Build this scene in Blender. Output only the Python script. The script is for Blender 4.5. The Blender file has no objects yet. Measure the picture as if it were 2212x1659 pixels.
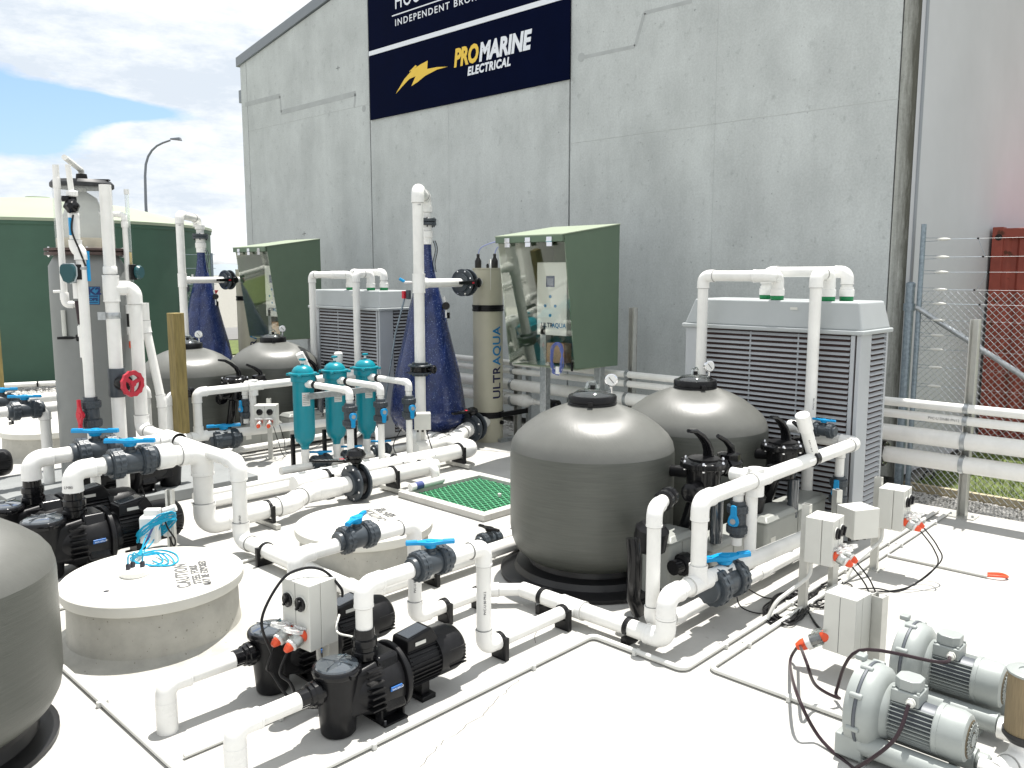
import bpy, math, random
from mathutils import Vector, Matrix, noise
R=math.radians; random.seed(7); PI=math.pi
scene=bpy.context.scene; COL=scene.collection
# ---------------------------------------------------------------- camera, world, sun, exposure
F=1821.; CX=1106.; CY=829.5; H=2.4; PITCH=R(7.5); HEAD=R(43.9)
cd=bpy.data.cameras.new('camera'); cam=bpy.data.objects.new('camera',cd); COL.objects.link(cam)
cam.location=(0,0,H); cam.rotation_euler=(R(90)-PITCH,0,HEAD-R(90))
cd.sensor_width=36; cd.lens=F/2212*36; cd.clip_start=.05; cd.clip_end=3000
scene.camera=cam
SUN=Vector((.25,.06,1)).normalized()
el=math.asin(SUN.z); az=math.atan2(SUN.x,SUN.y)
W=bpy.data.worlds.new('World'); scene.world=W; W.use_nodes=True
nt=W.node_tree; nt.nodes.clear()
def wn(t,**k):
    n=nt.nodes.new(t)
    for a,b in k.items(): setattr(n,a,b)
    return n
sky=wn('ShaderNodeTexSky',sky_type='NISHITA',sun_disc=False,sun_elevation=el,sun_rotation=az)
sky.air_density=1.2; sky.dust_density=1.5
tc=wn('ShaderNodeTexCoord'); mp=wn('ShaderNodeMapping'); mp.inputs['Scale'].default_value=(1.5,1.5,4.2); mp.inputs['Location'].default_value=(3.1,1.7,.6)
nt.links.new(tc.outputs['Generated'],mp.inputs['Vector'])
n1=wn('ShaderNodeTexNoise'); n1.inputs['Scale'].default_value=1.9; n1.inputs['Detail'].default_value=11; n1.inputs['Roughness'].default_value=.60; n1.inputs['Distortion'].default_value=.1
nt.links.new(mp.outputs[0],n1.inputs['Vector'])
# gap in the cloud towards the left of the street lamp
def pdir(u,v):
    fw=Vector((math.cos(HEAD)*math.cos(PITCH),math.sin(HEAD)*math.cos(PITCH),-math.sin(PITCH)))
    rt=Vector((math.sin(HEAD),-math.cos(HEAD),0)); up=rt.cross(fw)
    return (fw*F+rt*(u-CX)-up*(v-CY)).normalized()
def math_node(op,a,b=None,c=None):
    m=wn('ShaderNodeMath',operation=op)
    for i,x in enumerate((a,b,c)):
        if x is None: continue
        if isinstance(x,(int,float)): m.inputs[i].default_value=x
        else: nt.links.new(x,m.inputs[i])
    return m.outputs[0]
def blob(u,v,ax,ay):
    d=pdir(u,v); s=wn('ShaderNodeVectorMath',operation='SUBTRACT'); nt.links.new(tc.outputs['Generated'],s.inputs[0]); s.inputs[1].default_value=d
    h=Vector((d.x,d.y,0)).normalized(); side=Vector((-h.y,h.x,0))
    da=wn('ShaderNodeVectorMath',operation='DOT_PRODUCT'); nt.links.new(s.outputs[0],da.inputs[0]); da.inputs[1].default_value=side/ax
    sp=wn('ShaderNodeSeparateXYZ'); nt.links.new(s.outputs[0],sp.inputs[0])
    a=math_node('POWER',math_node('ABSOLUTE',da.outputs['Value']),2); b=math_node('POWER',math_node('ABSOLUTE',math_node('DIVIDE',sp.outputs[2],ay)),2)
    return math_node('EXPONENT',math_node('MULTIPLY',math_node('ADD',a,b),-1.))
g1=blob(10,240,.085,.036); g2=blob(250,238,.13,.013)
gap=math_node('ADD',g1,math_node('MULTIPLY',g2,.55))
dens=math_node('SUBTRACT',n1.outputs['Fac'],math_node('MULTIPLY',gap,.62))
cr=wn('ShaderNodeValToRGB'); e=cr.color_ramp.elements; e[0].position=.31; e[0].color=(0,0,0,1); e[1].position=.40; e[1].color=(1,1,1,1)
nt.links.new(dens,cr.inputs[0])
n2=wn('ShaderNodeTexNoise'); n2.inputs['Scale'].default_value=3.0; n2.inputs['Detail'].default_value=9; n2.inputs['Roughness'].default_value=.68
mp2=wn('ShaderNodeMapping'); mp2.inputs['Scale'].default_value=(1.4,1.4,4.4); mp2.inputs['Location'].default_value=(7.3,2.2,1.95)
nt.links.new(tc.outputs['Generated'],mp2.inputs['Vector']); nt.links.new(mp2.outputs[0],n2.inputs['Vector'])
band=blob(260,170,.35,.03)
sh=math_node('SUBTRACT',n2.outputs['Fac'],math_node('MULTIPLY',band,.12))
cr2=wn('ShaderNodeValToRGB'); e=cr2.color_ramp.elements; e[0].position=.36; e[0].color=(5.1,5.6,6.2,1); e[1].position=.57; e[1].color=(7.7,7.8,7.8,1)
nt.links.new(sh,cr2.inputs[0])
sk2=wn('ShaderNodeMixRGB',blend_type='MULTIPLY'); sk2.inputs[0].default_value=1; sk2.inputs[2].default_value=(.95,1.08,1.40,1); nt.links.new(sky.outputs[0],sk2.inputs[1])
mx=wn('ShaderNodeMixRGB'); nt.links.new(cr.outputs[0],mx.inputs[0]); nt.links.new(sk2.outputs[0],mx.inputs[1]); nt.links.new(cr2.outputs[0],mx.inputs[2])
bg=wn('ShaderNodeBackground'); bg.inputs[1].default_value=.1; nt.links.new(mx.outputs[0],bg.inputs[0])
wo=wn('ShaderNodeOutputWorld'); nt.links.new(bg.outputs[0],wo.inputs[0])
sd=bpy.data.lights.new('sun','SUN'); sd.energy=5; sd.angle=R(.5); sd.color=(1,.965,.91)
so=bpy.data.objects.new('sun',sd); COL.objects.link(so); so.rotation_euler=SUN.to_track_quat('Z','Y').to_euler()
vs=scene.view_settings; vs.view_transform='Standard'; vs.look='None'; vs.gamma=1; vs.exposure=.62; vs.use_curve_mapping=False
scene.render.engine='CYCLES'; scene.cycles.max_bounces=7; scene.cycles.transparent_max_bounces=12
# ---------------------------------------------------------------- survey helpers: photograph point + one known coordinate -> place
_fw=Vector((math.cos(HEAD)*math.cos(PITCH),math.sin(HEAD)*math.cos(PITCH),-math.sin(PITCH))); _rt=Vector((math.sin(HEAD),-math.cos(HEAD),0)); _up=_rt.cross(_fw)
EYE=Vector((0,0,H))
def _ray(u,v): return _fw*F+_rt*(u-CX)-_up*(v-CY)
def G(u,v,z=0): d=_ray(u,v); return EYE+d*((z-H)/d.z)
def GX(u,v,x): d=_ray(u,v); return EYE+d*(x/d.x)
def GY(u,v,y): d=_ray(u,v); return EYE+d*(y/d.y)
def VZ(x,y,v):
    # height over (x,y) that shows at row v
    lo,hi=-1,20
    for _ in range(50):
        m=(lo+hi)/2; q=Vector((x,y,m))-EYE
        if CY-F*q.dot(_up)/q.dot(_fw)>v: lo=m
        else: hi=m
    return lo
# ---------------------------------------------------------------- materials
MAT={}
def mat(name,col,rough=.5,metal=0,var=.0,vs=8.,bump=0.,bs=60.,stretch=(1,1,1),trans=0,alpha=1,coat=0,spec=.5,ior=1.45,speck=None,speck_s=120,speck_t=.68):
    if name in MAT: return MAT[name]
    m=bpy.data.materials.new(name); m.use_nodes=True; t=m.node_tree; b=t.nodes['Principled BSDF']; L=t.links
    b.inputs['Base Color'].default_value=(*col,1); b.inputs['Roughness'].default_value=rough; b.inputs['Metallic'].default_value=metal
    b.inputs['Transmission Weight'].default_value=trans; b.inputs['Alpha'].default_value=alpha; b.inputs['Coat Weight'].default_value=coat; b.inputs['Specular IOR Level'].default_value=spec; b.inputs['IOR'].default_value=ior
    if var or bump or speck:
        tc=t.nodes.new('ShaderNodeTexCoord'); mp=t.nodes.new('ShaderNodeMapping'); mp.inputs['Scale'].default_value=stretch; L.new(tc.outputs['Object'],mp.inputs[0])
    if var:
        n=t.nodes.new('ShaderNodeTexNoise'); n.inputs['Scale'].default_value=vs; n.inputs['Detail'].default_value=8; n.inputs['Roughness'].default_value=.6; L.new(mp.outputs[0],n.inputs[0])
        r=t.nodes.new('ShaderNodeValToRGB'); r.color_ramp.elements[0].position=.3; r.color_ramp.elements[1].position=.7
        r.color_ramp.elements[0].color=(*[c*(1-var) for c in col],1); r.color_ramp.elements[1].color=(*[min(1,c*(1+var)) for c in col],1)
        L.new(n.outputs['Fac'],r.inputs[0]); out=r.outputs[0]
        rr=t.nodes.new('ShaderNodeMath'); rr.operation='MULTIPLY_ADD'; L.new(n.outputs['Fac'],rr.inputs[0]); rr.inputs[1].default_value=.25*rough; rr.inputs[2].default_value=rough*.88; L.new(rr.outputs[0],b.inputs['Roughness'])
        if speck:
            n3=t.nodes.new('ShaderNodeTexNoise'); n3.inputs['Scale'].default_value=speck_s; n3.inputs['Detail'].default_value=3; L.new(tc.outputs['Object'],n3.inputs[0])
            r3=t.nodes.new('ShaderNodeValToRGB'); r3.color_ramp.elements[0].position=speck_t; r3.color_ramp.elements[1].position=speck_t+.05; L.new(n3.outputs['Fac'],r3.inputs[0])
            mm=t.nodes.new('ShaderNodeMixRGB'); L.new(r3.outputs[0],mm.inputs[0]); L.new(out,mm.inputs[1]); mm.inputs[2].default_value=(*speck,1); out=mm.outputs[0]
        L.new(out,b.inputs['Base Color'])
    if bump:
        n=t.nodes.new('ShaderNodeTexNoise'); n.inputs['Scale'].default_value=bs; n.inputs['Detail'].default_value=5; L.new(mp.outputs[0],n.inputs[0])
        bp=t.nodes.new('ShaderNodeBump'); bp.inputs['Strength'].default_value=bump; bp.inputs['Distance'].default_value=.01; L.new(n.outputs['Fac'],bp.inputs['Height']); L.new(bp.outputs[0],b.inputs['Normal'])
    MAT[name]=m; return m
pvc=mat('white_pvc',(.78,.775,.745),.34,var=.07,vs=5,bump=.03,bs=30)
pvcf=mat('white_pvc_fitting',(.80,.795,.77),.28,var=.03,vs=9)
seam=mat('solvent_seam',(.33,.33,.32),.6)
dgrey=mat('dark_grey_valve_plastic',(.045,.055,.065),.35,var=.12,vs=20)
black=mat('black_plastic',(.008,.008,.009),.36,var=.25,vs=25,bump=.06,bs=150,spec=.3)
blackg=mat('glossy_black_plastic',(.006,.006,.007),.18,var=.2,vs=15,spec=.38)
blackr=mat('black_rubber',(.012,.012,.012),.6)
blue=mat('blue_handle_plastic',(.0,.26,.55),.35,var=.06)
red=mat('red_handle_plastic',(.55,.02,.04),.35)
orange=mat('orange_plug',(.75,.09,.03),.35)
steel=mat('galvanised_steel',(.42,.44,.45),.42,.85,var=.22,vs=25)
strut=mat('aluminium_channel',(.55,.55,.52),.45,.6,var=.08,vs=12)
ivory=mat('ivory_box_plastic',(.60,.60,.56),.42,var=.03,vs=6)
chrome=mat('chrome',(.75,.75,.77),.12,1)
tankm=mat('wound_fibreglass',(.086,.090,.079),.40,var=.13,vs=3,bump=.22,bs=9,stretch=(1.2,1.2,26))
tankd=mat('wound_fibreglass_sunlit_dome',(.125,.127,.117),.37,var=.07,vs=5)  # same fibreglass as the body, with the sun's lightening put into the colour
def radial(m):
    t=m.node_tree; L=t.links; b=t.nodes['Principled BSDF']; tc=t.nodes.new('ShaderNodeTexCoord'); sp=t.nodes.new('ShaderNodeSeparateXYZ'); L.new(tc.outputs['Object'],sp.inputs[0])
    a=t.nodes.new('ShaderNodeMath'); a.operation='ARCTAN2'; L.new(sp.outputs[1],a.inputs[0]); L.new(sp.outputs[0],a.inputs[1])
    z=t.nodes.new('ShaderNodeMath'); z.operation='MULTIPLY'; L.new(sp.outputs[2],z.inputs[0]); z.inputs[1].default_value=.45
    k=t.nodes.new('ShaderNodeMath'); k.operation='MULTIPLY_ADD'; L.new(sp.outputs[2],k.inputs[0]); k.inputs[1].default_value=1.1; L.new(a.outputs[0],k.inputs[2])
    c=t.nodes.new('ShaderNodeCombineXYZ'); L.new(k.outputs[0],c.inputs[0]); L.new(z.outputs[0],c.inputs[1])
    n=t.nodes.new('ShaderNodeTexNoise'); n.inputs['Scale'].default_value=38; n.inputs['Detail'].default_value=6; n.inputs['Roughness'].default_value=.7; L.new(c.outputs[0],n.inputs[0])
    bp=t.nodes.new('ShaderNodeBump'); bp.inputs['Strength'].default_value=.22; bp.inputs['Distance'].default_value=.005; L.new(n.outputs['Fac'],bp.inputs['Height']); L.new(bp.outputs[0],b.inputs['Normal'])
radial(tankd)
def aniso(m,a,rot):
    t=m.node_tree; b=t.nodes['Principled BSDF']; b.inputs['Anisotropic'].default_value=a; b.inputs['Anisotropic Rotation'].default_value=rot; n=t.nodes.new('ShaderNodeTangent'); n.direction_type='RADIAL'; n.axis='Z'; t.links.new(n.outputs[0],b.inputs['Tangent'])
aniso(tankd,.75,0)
conc=mat('wall_concrete',(.535,.565,.56),.85,var=.10,vs=1.6,bump=.4,bs=26,stretch=(1,1,.5),speck=(.34,.36,.36),speck_s=19,speck_t=.685)
def weather(m,streak=.10,fine=.10,fs=38,edge=None):
    t=m.node_tree; L=t.links; b=t.nodes['Principled BSDF']; src=b.inputs['Base Color'].links[0].from_socket; tc=t.nodes.new('ShaderNodeTexCoord')
    def layer(scale,stretch,lo,hi,amt,src):
        mp=t.nodes.new('ShaderNodeMapping'); mp.inputs['Scale'].default_value=stretch; L.new(tc.outputs['Object'],mp.inputs[0]); n=t.nodes.new('ShaderNodeTexNoise'); n.inputs['Scale'].default_value=scale; n.inputs['Detail'].default_value=7; n.inputs['Roughness'].default_value=.7; L.new(mp.outputs[0],n.inputs[0])
        r=t.nodes.new('ShaderNodeValToRGB'); r.color_ramp.elements[0].position=lo; r.color_ramp.elements[1].position=hi; r.color_ramp.elements[0].color=(1-amt,)*3+(1,); r.color_ramp.elements[1].color=(1,1,1,1); L.new(n.outputs['Fac'],r.inputs[0])
        x=t.nodes.new('ShaderNodeMixRGB'); x.blend_type='MULTIPLY'; x.inputs[0].default_value=1; L.new(src,x.inputs[1]); L.new(r.outputs[0],x.inputs[2]); return x.outputs[0]
    src=layer(fs,(1,1,1),.38,.60,fine,src); src=layer(1.3,(1.7,1.7,.22),.36,.60,streak,src); src=layer(7,(1,1,.8),.31,.42,fine*1.5,src); src=layer(1.1,(1,1,1),.30,.62,.13,src)
    if edge:
        sp=t.nodes.new('ShaderNodeSeparateXYZ'); L.new(tc.outputs['Object'],sp.inputs[0])
        def mn(op,a,b_=None,c=None):
            q=t.nodes.new('ShaderNodeMath'); q.operation=op
            for i,v in enumerate((a,b_,c)):
                if v is None: continue
                if isinstance(v,(int,float)): q.inputs[i].default_value=v
                else: L.new(v,q.inputs[i])
            q.use_clamp=(op in('SUBTRACT','MULTIPLY_ADD') and False); return q.outputs[0]
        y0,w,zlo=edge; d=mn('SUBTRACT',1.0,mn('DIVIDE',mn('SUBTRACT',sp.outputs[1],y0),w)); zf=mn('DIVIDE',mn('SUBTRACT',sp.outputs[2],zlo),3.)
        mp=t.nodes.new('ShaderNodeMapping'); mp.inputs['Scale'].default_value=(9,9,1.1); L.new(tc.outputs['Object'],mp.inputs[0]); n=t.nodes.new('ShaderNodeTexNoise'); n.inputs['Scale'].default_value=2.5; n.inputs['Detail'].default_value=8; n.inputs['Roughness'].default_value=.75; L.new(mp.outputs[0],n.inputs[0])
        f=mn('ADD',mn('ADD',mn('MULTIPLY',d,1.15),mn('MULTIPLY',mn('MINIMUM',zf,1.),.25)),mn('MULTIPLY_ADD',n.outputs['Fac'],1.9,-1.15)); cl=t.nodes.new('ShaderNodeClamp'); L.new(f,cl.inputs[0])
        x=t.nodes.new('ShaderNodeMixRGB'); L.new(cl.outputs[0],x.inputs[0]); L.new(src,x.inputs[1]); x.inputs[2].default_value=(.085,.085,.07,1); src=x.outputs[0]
    L.new(src,b.inputs['Base Color'])
weather(conc,.06,.13)
conc2=mat('riser_concrete',(.40,.39,.35),.9,var=.16,vs=5,bump=.3,bs=25,speck=(.2,.19,.16),speck_s=45,speck_t=.68)
lidc=mat('lid_concrete',(.62,.61,.56),.85,var=.07,vs=3,bump=.15,bs=30)
navy=mat('navy_sign_vinyl',(.0015,.0035,.018),.5,var=.1,vs=2,spec=.02)
signw=mat('sign_white',(.72,.75,.8),.4); signy=mat('sign_yellow',(.75,.50,.05),.4)
bluecone=mat('blue_gelcoat',(.013,.026,.105),.27,var=.25,vs=7,coat=.2,speck=(.30,.38,.62),speck_s=85,speck_t=.64,bump=.12,bs=30)
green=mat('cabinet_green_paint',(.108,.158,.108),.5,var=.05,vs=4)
pgreen=mat('cabinet_top_lit_edge_green',(.28,.33,.24),.5)  # pale top; on the floor panel its paleness paints in the lit edge
tgreen=mat('tank_green_plastic',(.048,.105,.072),.6,var=.14,vs=.8,bump=.05,bs=6)
troof=mat('tank_roof_plastic',(.30,.345,.25),.5,var=.05,vs=1)
greyp=mat('grey_polyethylene',(.19,.20,.195),.45,var=.08,vs=3)
hpm=mat('heat_pump_panel',(.42,.44,.46),.4,var=.05,vs=3)
hpc=mat('heat_pump_cover',(.40,.425,.43),.4,var=.04,vs=3)
dark=mat('dark_interior',(.018,.012,.011),.8); fin=mat('copper_fin',(.03,.013,.011),.7)
cream=mat('cream_reactor',(.47,.45,.35),.33,var=.06,vs=3)
teal=mat('teal_filter_plastic',(.0,.22,.28),.3,var=.06,vs=6)
def sheen(name,tint,fac,rough=.03,mul=.33):
    m=bpy.data.materials.new(name); m.use_nodes=True; t=m.node_tree; t.nodes.clear(); L=t.links
    tr=t.nodes.new('ShaderNodeBsdfTransparent'); tr.inputs[0].default_value=(*tint,1); gl=t.nodes.new('ShaderNodeBsdfGlossy'); gl.inputs['Roughness'].default_value=rough; gl.inputs[0].default_value=(.95,.97,.95,1)
    lw=t.nodes.new('ShaderNodeFresnel'); lw.inputs[0].default_value=1.45; ma=t.nodes.new('ShaderNodeMath'); ma.operation='MULTIPLY_ADD'; L.new(lw.outputs[0],ma.inputs[0]); ma.inputs[1].default_value=mul; ma.inputs[2].default_value=fac
    mx=t.nodes.new('ShaderNodeMixShader'); L.new(ma.outputs[0],mx.inputs[0]); L.new(tr.outputs[0],mx.inputs[1]); L.new(gl.outputs[0],mx.inputs[2]); o=t.nodes.new('ShaderNodeOutputMaterial'); L.new(mx.outputs[0],o.inputs[0]); MAT[name]=m; return m
clearp=sheen('polycarbonate_sheet',(.96,.97,.95),.0)
clear=sheen('clear_plastic_shell',(.90,.92,.92),.12,.06,.8)
clid=mat('strainer_lid_plastic',(.05,.06,.07),.08,coat=1,spec=.9)
milky=mat('milky_acrylic',(.56,.57,.53),.25,var=.1,vs=3,alpha=.92)
foam=mat('foam_stained_acrylic',(.62,.55,.40),.4,var=.2,vs=8)
wood=mat('treated_pine',(.26,.20,.075),.75,var=.28,vs=4,bump=.3,bs=14,stretch=(9,9,1))
bluep=mat('blue_cable',(.0,.30,.48),.4); navyc=mat('blue_grey_cable',(.06,.08,.22),.4)
greenr=mat('green_union_ring',(.0,.20,.06),.4); gratem=mat('green_grating',(.10,.40,.20),.5,var=.1)
rust=mat('container_red_paint',(.27,.058,.04),.6,var=.22,vs=3,bump=.1,bs=10,speck=(.10,.03,.015),speck_s=5,speck_t=.64)
alu=mat('cast_aluminium_paint',(.31,.335,.325),.42,.1,var=.06,vs=8)
alud=mat('motor_fin_grey',(.09,.10,.115),.45,.1)
mesh_f=mat('filter_media',(.22,.17,.10),.8,var=.2,vs=4,stretch=(30,30,2))
white=mat('white_plastic',(.74,.74,.72),.35); printb=mat('black_print',(.03,.03,.04),.6); printg=mat('grey_stencil',(.13,.13,.13),.8)
ltxt=mat('blue_print',(.02,.19,.42),.4); ntxt=mat('navy_print',(.015,.015,.06),.4)
badge=mat('blue_badge',(.02,.12,.38),.3); skyb=mat('sticker_blue',(.03,.22,.42),.35); skyd=mat('sticker_navy',(.01,.03,.12),.35)
teald=mat('sensor_teal',(.015,.07,.08),.3); galv=mat('galvanised_post',(.24,.29,.33),.5,.6,var=.25,vs=30)
maroon=mat('dark_maroon_hose',(.02,.008,.012),.35); hose=mat('green_hose',(.01,.06,.04),.4); asphalt=mat('dark_gasket',(.03,.03,.03),.7)
# ---------------------------------------------------------------- mesh builder
def perp(d):
    d=Vector(d).normalized(); a=Vector((0,0,1)) if abs(d.z)<.9 else Vector((1,0,0))
    x=a.cross(d).normalized(); return x,d.cross(x)
ORG={}
class MB:
    def __init__(s): s.v=[]; s.f=[]
    def box(s,c,d,rz=0,M=None):
        b=len(s.v); c=Vector(c); q=Matrix.Rotation(rz,3,'Z') if M is None else M
        for x in(-.5,.5):
            for y in(-.5,.5):
                for z in(-.5,.5): s.v.append(c+q@Vector((x*d[0],y*d[1],z*d[2])))
        s.f+=[(b,b+1,b+3,b+2),(b+4,b+6,b+7,b+5),(b,b+4,b+5,b+1),(b+2,b+3,b+7,b+6),(b,b+2,b+6,b+4),(b+1,b+5,b+7,b+3)]; return s
    def bx(s,x0,x1,y0,y1,z0,z1): return s.box(((x0+x1)/2,(y0+y1)/2,(z0+z1)/2),(abs(x1-x0),abs(y1-y0),abs(z1-z0)))
    def hexa(s,p):   # 8 points: bottom loop 4, top loop 4
        b=len(s.v); s.v+=[Vector(q) for q in p]
        s.f+=[(b+3,b+2,b+1,b),(b+4,b+5,b+6,b+7)]+[(b+i,b+(i+1)%4,b+4+(i+1)%4,b+4+i) for i in range(4)]; return s
    def lathe(s,prof,o=(0,0,0),d=(0,0,1),n=24,lobes=0,amp=0,capa=True,capb=True):
        o=Vector(o); d=Vector(d).normalized(); x,y=perp(d); b=len(s.v)
        for r,z in prof:
            for i in range(n):
                a=2*PI*i/n; rr=r*(1+(amp if lobes and (i*lobes*2//n)%2 else 0)); s.v.append(o+d*z+x*(rr*math.cos(a))+y*(rr*math.sin(a)))
        for k in range(len(prof)-1):
            for i in range(n):
                j=(i+1)%n; s.f.append((b+k*n+i,b+k*n+j,b+(k+1)*n+j,b+(k+1)*n+i))
        if capa: s.f.append(tuple(b+n-1-i for i in range(n)))
        if capb: s.f.append(tuple(b+(len(prof)-1)*n+i for i in range(n)))
        return s
    def cyl(s,p0,p1,r0,r1=None,n=16,**k):
        p0=Vector(p0); p1=Vector(p1); d=p1-p0
        return s.lathe([(r0,0),(r0 if r1 is None else r1,d.length)],p0,d,n,**k)
    def tube(s,pts,r,n=12,cap=True):
        pts=[Vector(p) for p in pts]; b=len(s.v); m=len(pts)
        t=[(pts[min(i+1,m-1)]-pts[max(i-1,0)]).normalized() for i in range(m)]
        x,_=perp(t[0]); 
        for i in range(m):
            x=(x-t[i]*x.dot(t[i])).normalized(); y=t[i].cross(x); rr=r[i] if isinstance(r,(list,tuple)) else r
            for k in range(n):
                a=2*PI*k/n; s.v.append(pts[i]+x*(rr*math.cos(a))+y*(rr*math.sin(a)))
        for k in range(m-1):
            for i in range(n):
                j=(i+1)%n; s.f.append((b+k*n+i,b+k*n+j,b+(k+1)*n+j,b+(k+1)*n+i))
        if cap: s.f.append(tuple(b+n-1-i for i in range(n))); s.f.append(tuple(b+(m-1)*n+i for i in range(n)))
        return s
    def prism(s,poly,o,x,y,z,h):
        o=Vector(o);x=Vector(x);y=Vector(y);z=Vector(z); b=len(s.v); n=len(poly)
        for k in(0,1):
            for p in poly: s.v.append(o+x*p[0]+y*p[1]+z*(h*k))
        s.f.append(tuple(b+n-1-i for i in range(n))); s.f.append(tuple(b+n+i for i in range(n)))
        for i in range(n): j=(i+1)%n; s.f.append((b+i,b+j,b+n+j,b+n+i))
        return s
    def build(s,name,m,parent=None,bevel=0,smooth=True,flip=False):
        o=Vector(ORG.get(parent.name,(0,0,0))) if parent else Vector((0,0,0))
        me=bpy.data.meshes.new(name); me.from_pydata([tuple(v-o) for v in s.v],[],s.f); me.update()
        me.materials.append(m)
        ob=bpy.data.objects.new(name,me); COL.objects.link(ob)
        if smooth:
            me.shade_smooth(); me.set_sharp_from_angle(angle=R(38))
        if bevel:
            bv=ob.modifiers.new('bevel','BEVEL'); bv.width=bevel; bv.segments=2; bv.limit_method='ANGLE'; bv.angle_limit=R(50); bv.harden_normals=True
        if parent: ob.parent=parent; ORG[ob.name]=tuple(o)
        return ob
def tag(o,label,cat,group=None,kind=None):
    if label: o['label']=label
    if cat: o['category']=cat
    if group: o['group']=group
    if kind: o['kind']=kind
    return o
def thing(name,label,cat,base=(0,0,0),group=None):
    o=bpy.data.objects.new(name,None); COL.objects.link(o); o.location=base; o.empty_display_size=.1; ORG[o.name]=tuple(base); return tag(o,label,cat,group)
def struct(name,mb,m,**k): return tag(mb.build(name,m,**k),None,None,None,'structure')
def kids(o): return [c for c in bpy.data.objects if c.parent==o]
def copytree(o,parent=None):
    c=o.copy(); COL.objects.link(c)
    if parent: c.parent=parent
    for k in kids(o): copytree(k,c)
    return c
def dup(o,loc,rz=0,label=None,group=None):
    c=copytree(o); c.location=loc; c.rotation_euler=(0,0,rz); tag(c,label,None,group); return c
def text(name,body,size,m,M,parent=None,bold=0,shear=0,ext=.002,xs=1,space=1,align='LEFT'):
    cu=bpy.data.curves.new(name,'FONT'); cu.body=body; cu.size=size; cu.offset=bold; cu.shear=shear; cu.extrude=ext; cu.space_character=space; cu.align_x=align; cu.resolution_u=3
    t=bpy.data.objects.new(name+'_source',cu); COL.objects.link(t); bpy.context.view_layer.update()
    me=bpy.data.meshes.new_from_object(t.evaluated_get(bpy.context.evaluated_depsgraph_get())); bpy.data.objects.remove(t); bpy.data.curves.remove(cu)
    o=Vector(ORG.get(parent.name,(0,0,0))) if parent else Vector((0,0,0))
    me.transform(Matrix.Translation(-o)@M@Matrix.Diagonal((xs,1,1,1))); me.materials.clear(); me.materials.append(m)
    ob=bpy.data.objects.new(name,me); COL.objects.link(ob)
    if parent: ob.parent=parent; ORG[ob.name]=tuple(o)
    return ob
def frame(o,x,y):
    x=Vector(x).normalized(); y=Vector(y).normalized(); z=x.cross(y)
    return Matrix(((x.x,y.x,z.x,o[0]),(x.y,y.y,z.y,o[1]),(x.z,y.z,z.z,o[2]),(0,0,0,1)))
# ---------------------------------------------------------------- pipework
def arc(p0,c,p1,n=7):
    # quadratic-ish circular bend between two tangent points about corner c
    out=[]
    a=(p0-c); b=(p1-c)
    for i in range(n+1):
        t=i/n; q=(1-t)**2; w=.62*2*t*(1-t)*1.15; e=t*t; s=q+w+e
        out.append((p0*q+c*w+p1*e)/s)
    return out
def run(root,pts,r,m=None,fit=1.15,mf=None,n=18,soft=False,sock=1.0,ends='',pn='pipe'):
    """straight pipes with glued elbows at every corner"""
    m=m or pvc; mf=mf or pvcf
    pts=[Vector(p) for p in pts]; k=len(pts); trim=[0]*k
    for i in range(1,k-1):
        a=(pts[i]-pts[i-1]).normalized(); b=(pts[i+1]-pts[i]).normalized(); th=a.angle(b)
        t=r*1.35*math.tan(th/2); trim[i]=t
        if soft: continue
        s=r*.95*sock
        la=(pts[i]-pts[i-1]).length; lb=(pts[i+1]-pts[i]).length
        sa=min(s,max(.002,la*(.5 if i>1 else 1)-t)); sb=min(s,max(.002,lb*(.5 if i<k-2 else 1)-t))
        p0=pts[i]-a*t; p1=pts[i]+b*t; c=[pts[i]-a*(t+sa)]+arc(p0,pts[i],p1)+[pts[i]+b*(t+sb)]
        mb=MB(); mb.tube(c,r*fit,n)
        mb.cyl(pts[i]-a*(t+sa),pts[i]-a*(t+sa-.25*r),r*fit*1.035,n=n); mb.cyl(pts[i]+b*(t+sb),pts[i]+b*(t+sb-.25*r),r*fit*1.035,n=n)
        eo=mb.build('elbow',mf,root)
        if r>.03:
            q0=pts[i]-a*(t+sa); q1=pts[i]+b*(t+sb)
            for q_,d_ in ((q0,-a),(q1,b)): MB().cyl(q_,q_+d_*.004,r*1.075,n=n,capa=False).build('socket_seam',seam,eo)
    if soft:
        c=[pts[0]]
        for i in range(1,k-1):
            a=(pts[i]-pts[i-1]).normalized(); b=(pts[i+1]-pts[i]).normalized(); t=max(trim[i],r*3)
            t=min(t,(pts[i]-pts[i-1]).length*.45,(pts[i+1]-pts[i]).length*.45); c+=arc(pts[i]-a*t,pts[i],pts[i]+b*t)
        c.append(pts[-1]); MB().tube(c,r,n).build(pn,m,root); return
    for i in range(k-1):
        d=(pts[i+1]-pts[i]); L=d.length; d.normalize(); a=pts[i]+d*trim[i]*.9; b=pts[i+1]-d*trim[i+1]*.9
        if (b-a).dot(d)>.004: MB().cyl(a,b,r,n=n).build(pn,m,root)
def tee(root,p,d,b,r,rb=None,mf=None):
    rb=rb or r; p=Vector(p); d=Vector(d).normalized(); b=Vector(b).normalized(); R_=r*1.16; Rb=rb*1.16
    m=MB(); m.cyl(p-d*rb*2.1,p+d*rb*2.1,R_,n=20); m.cyl(p-d*rb*2.1,p-d*rb*1.85,R_*1.03,n=20); m.cyl(p+d*rb*2.1,p+d*rb*1.85,R_*1.03,n=20)
    m.cyl(p,p+b*(r+rb*1.3),Rb,n=20); m.cyl(p+b*(r+rb*1.05),p+b*(r+rb*1.3),Rb*1.03,n=20); m.cyl(p,p+b*r*1.28,Rb*1.12,Rb,n=20)
    return m.build('tee',mf or pvcf,root)
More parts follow.
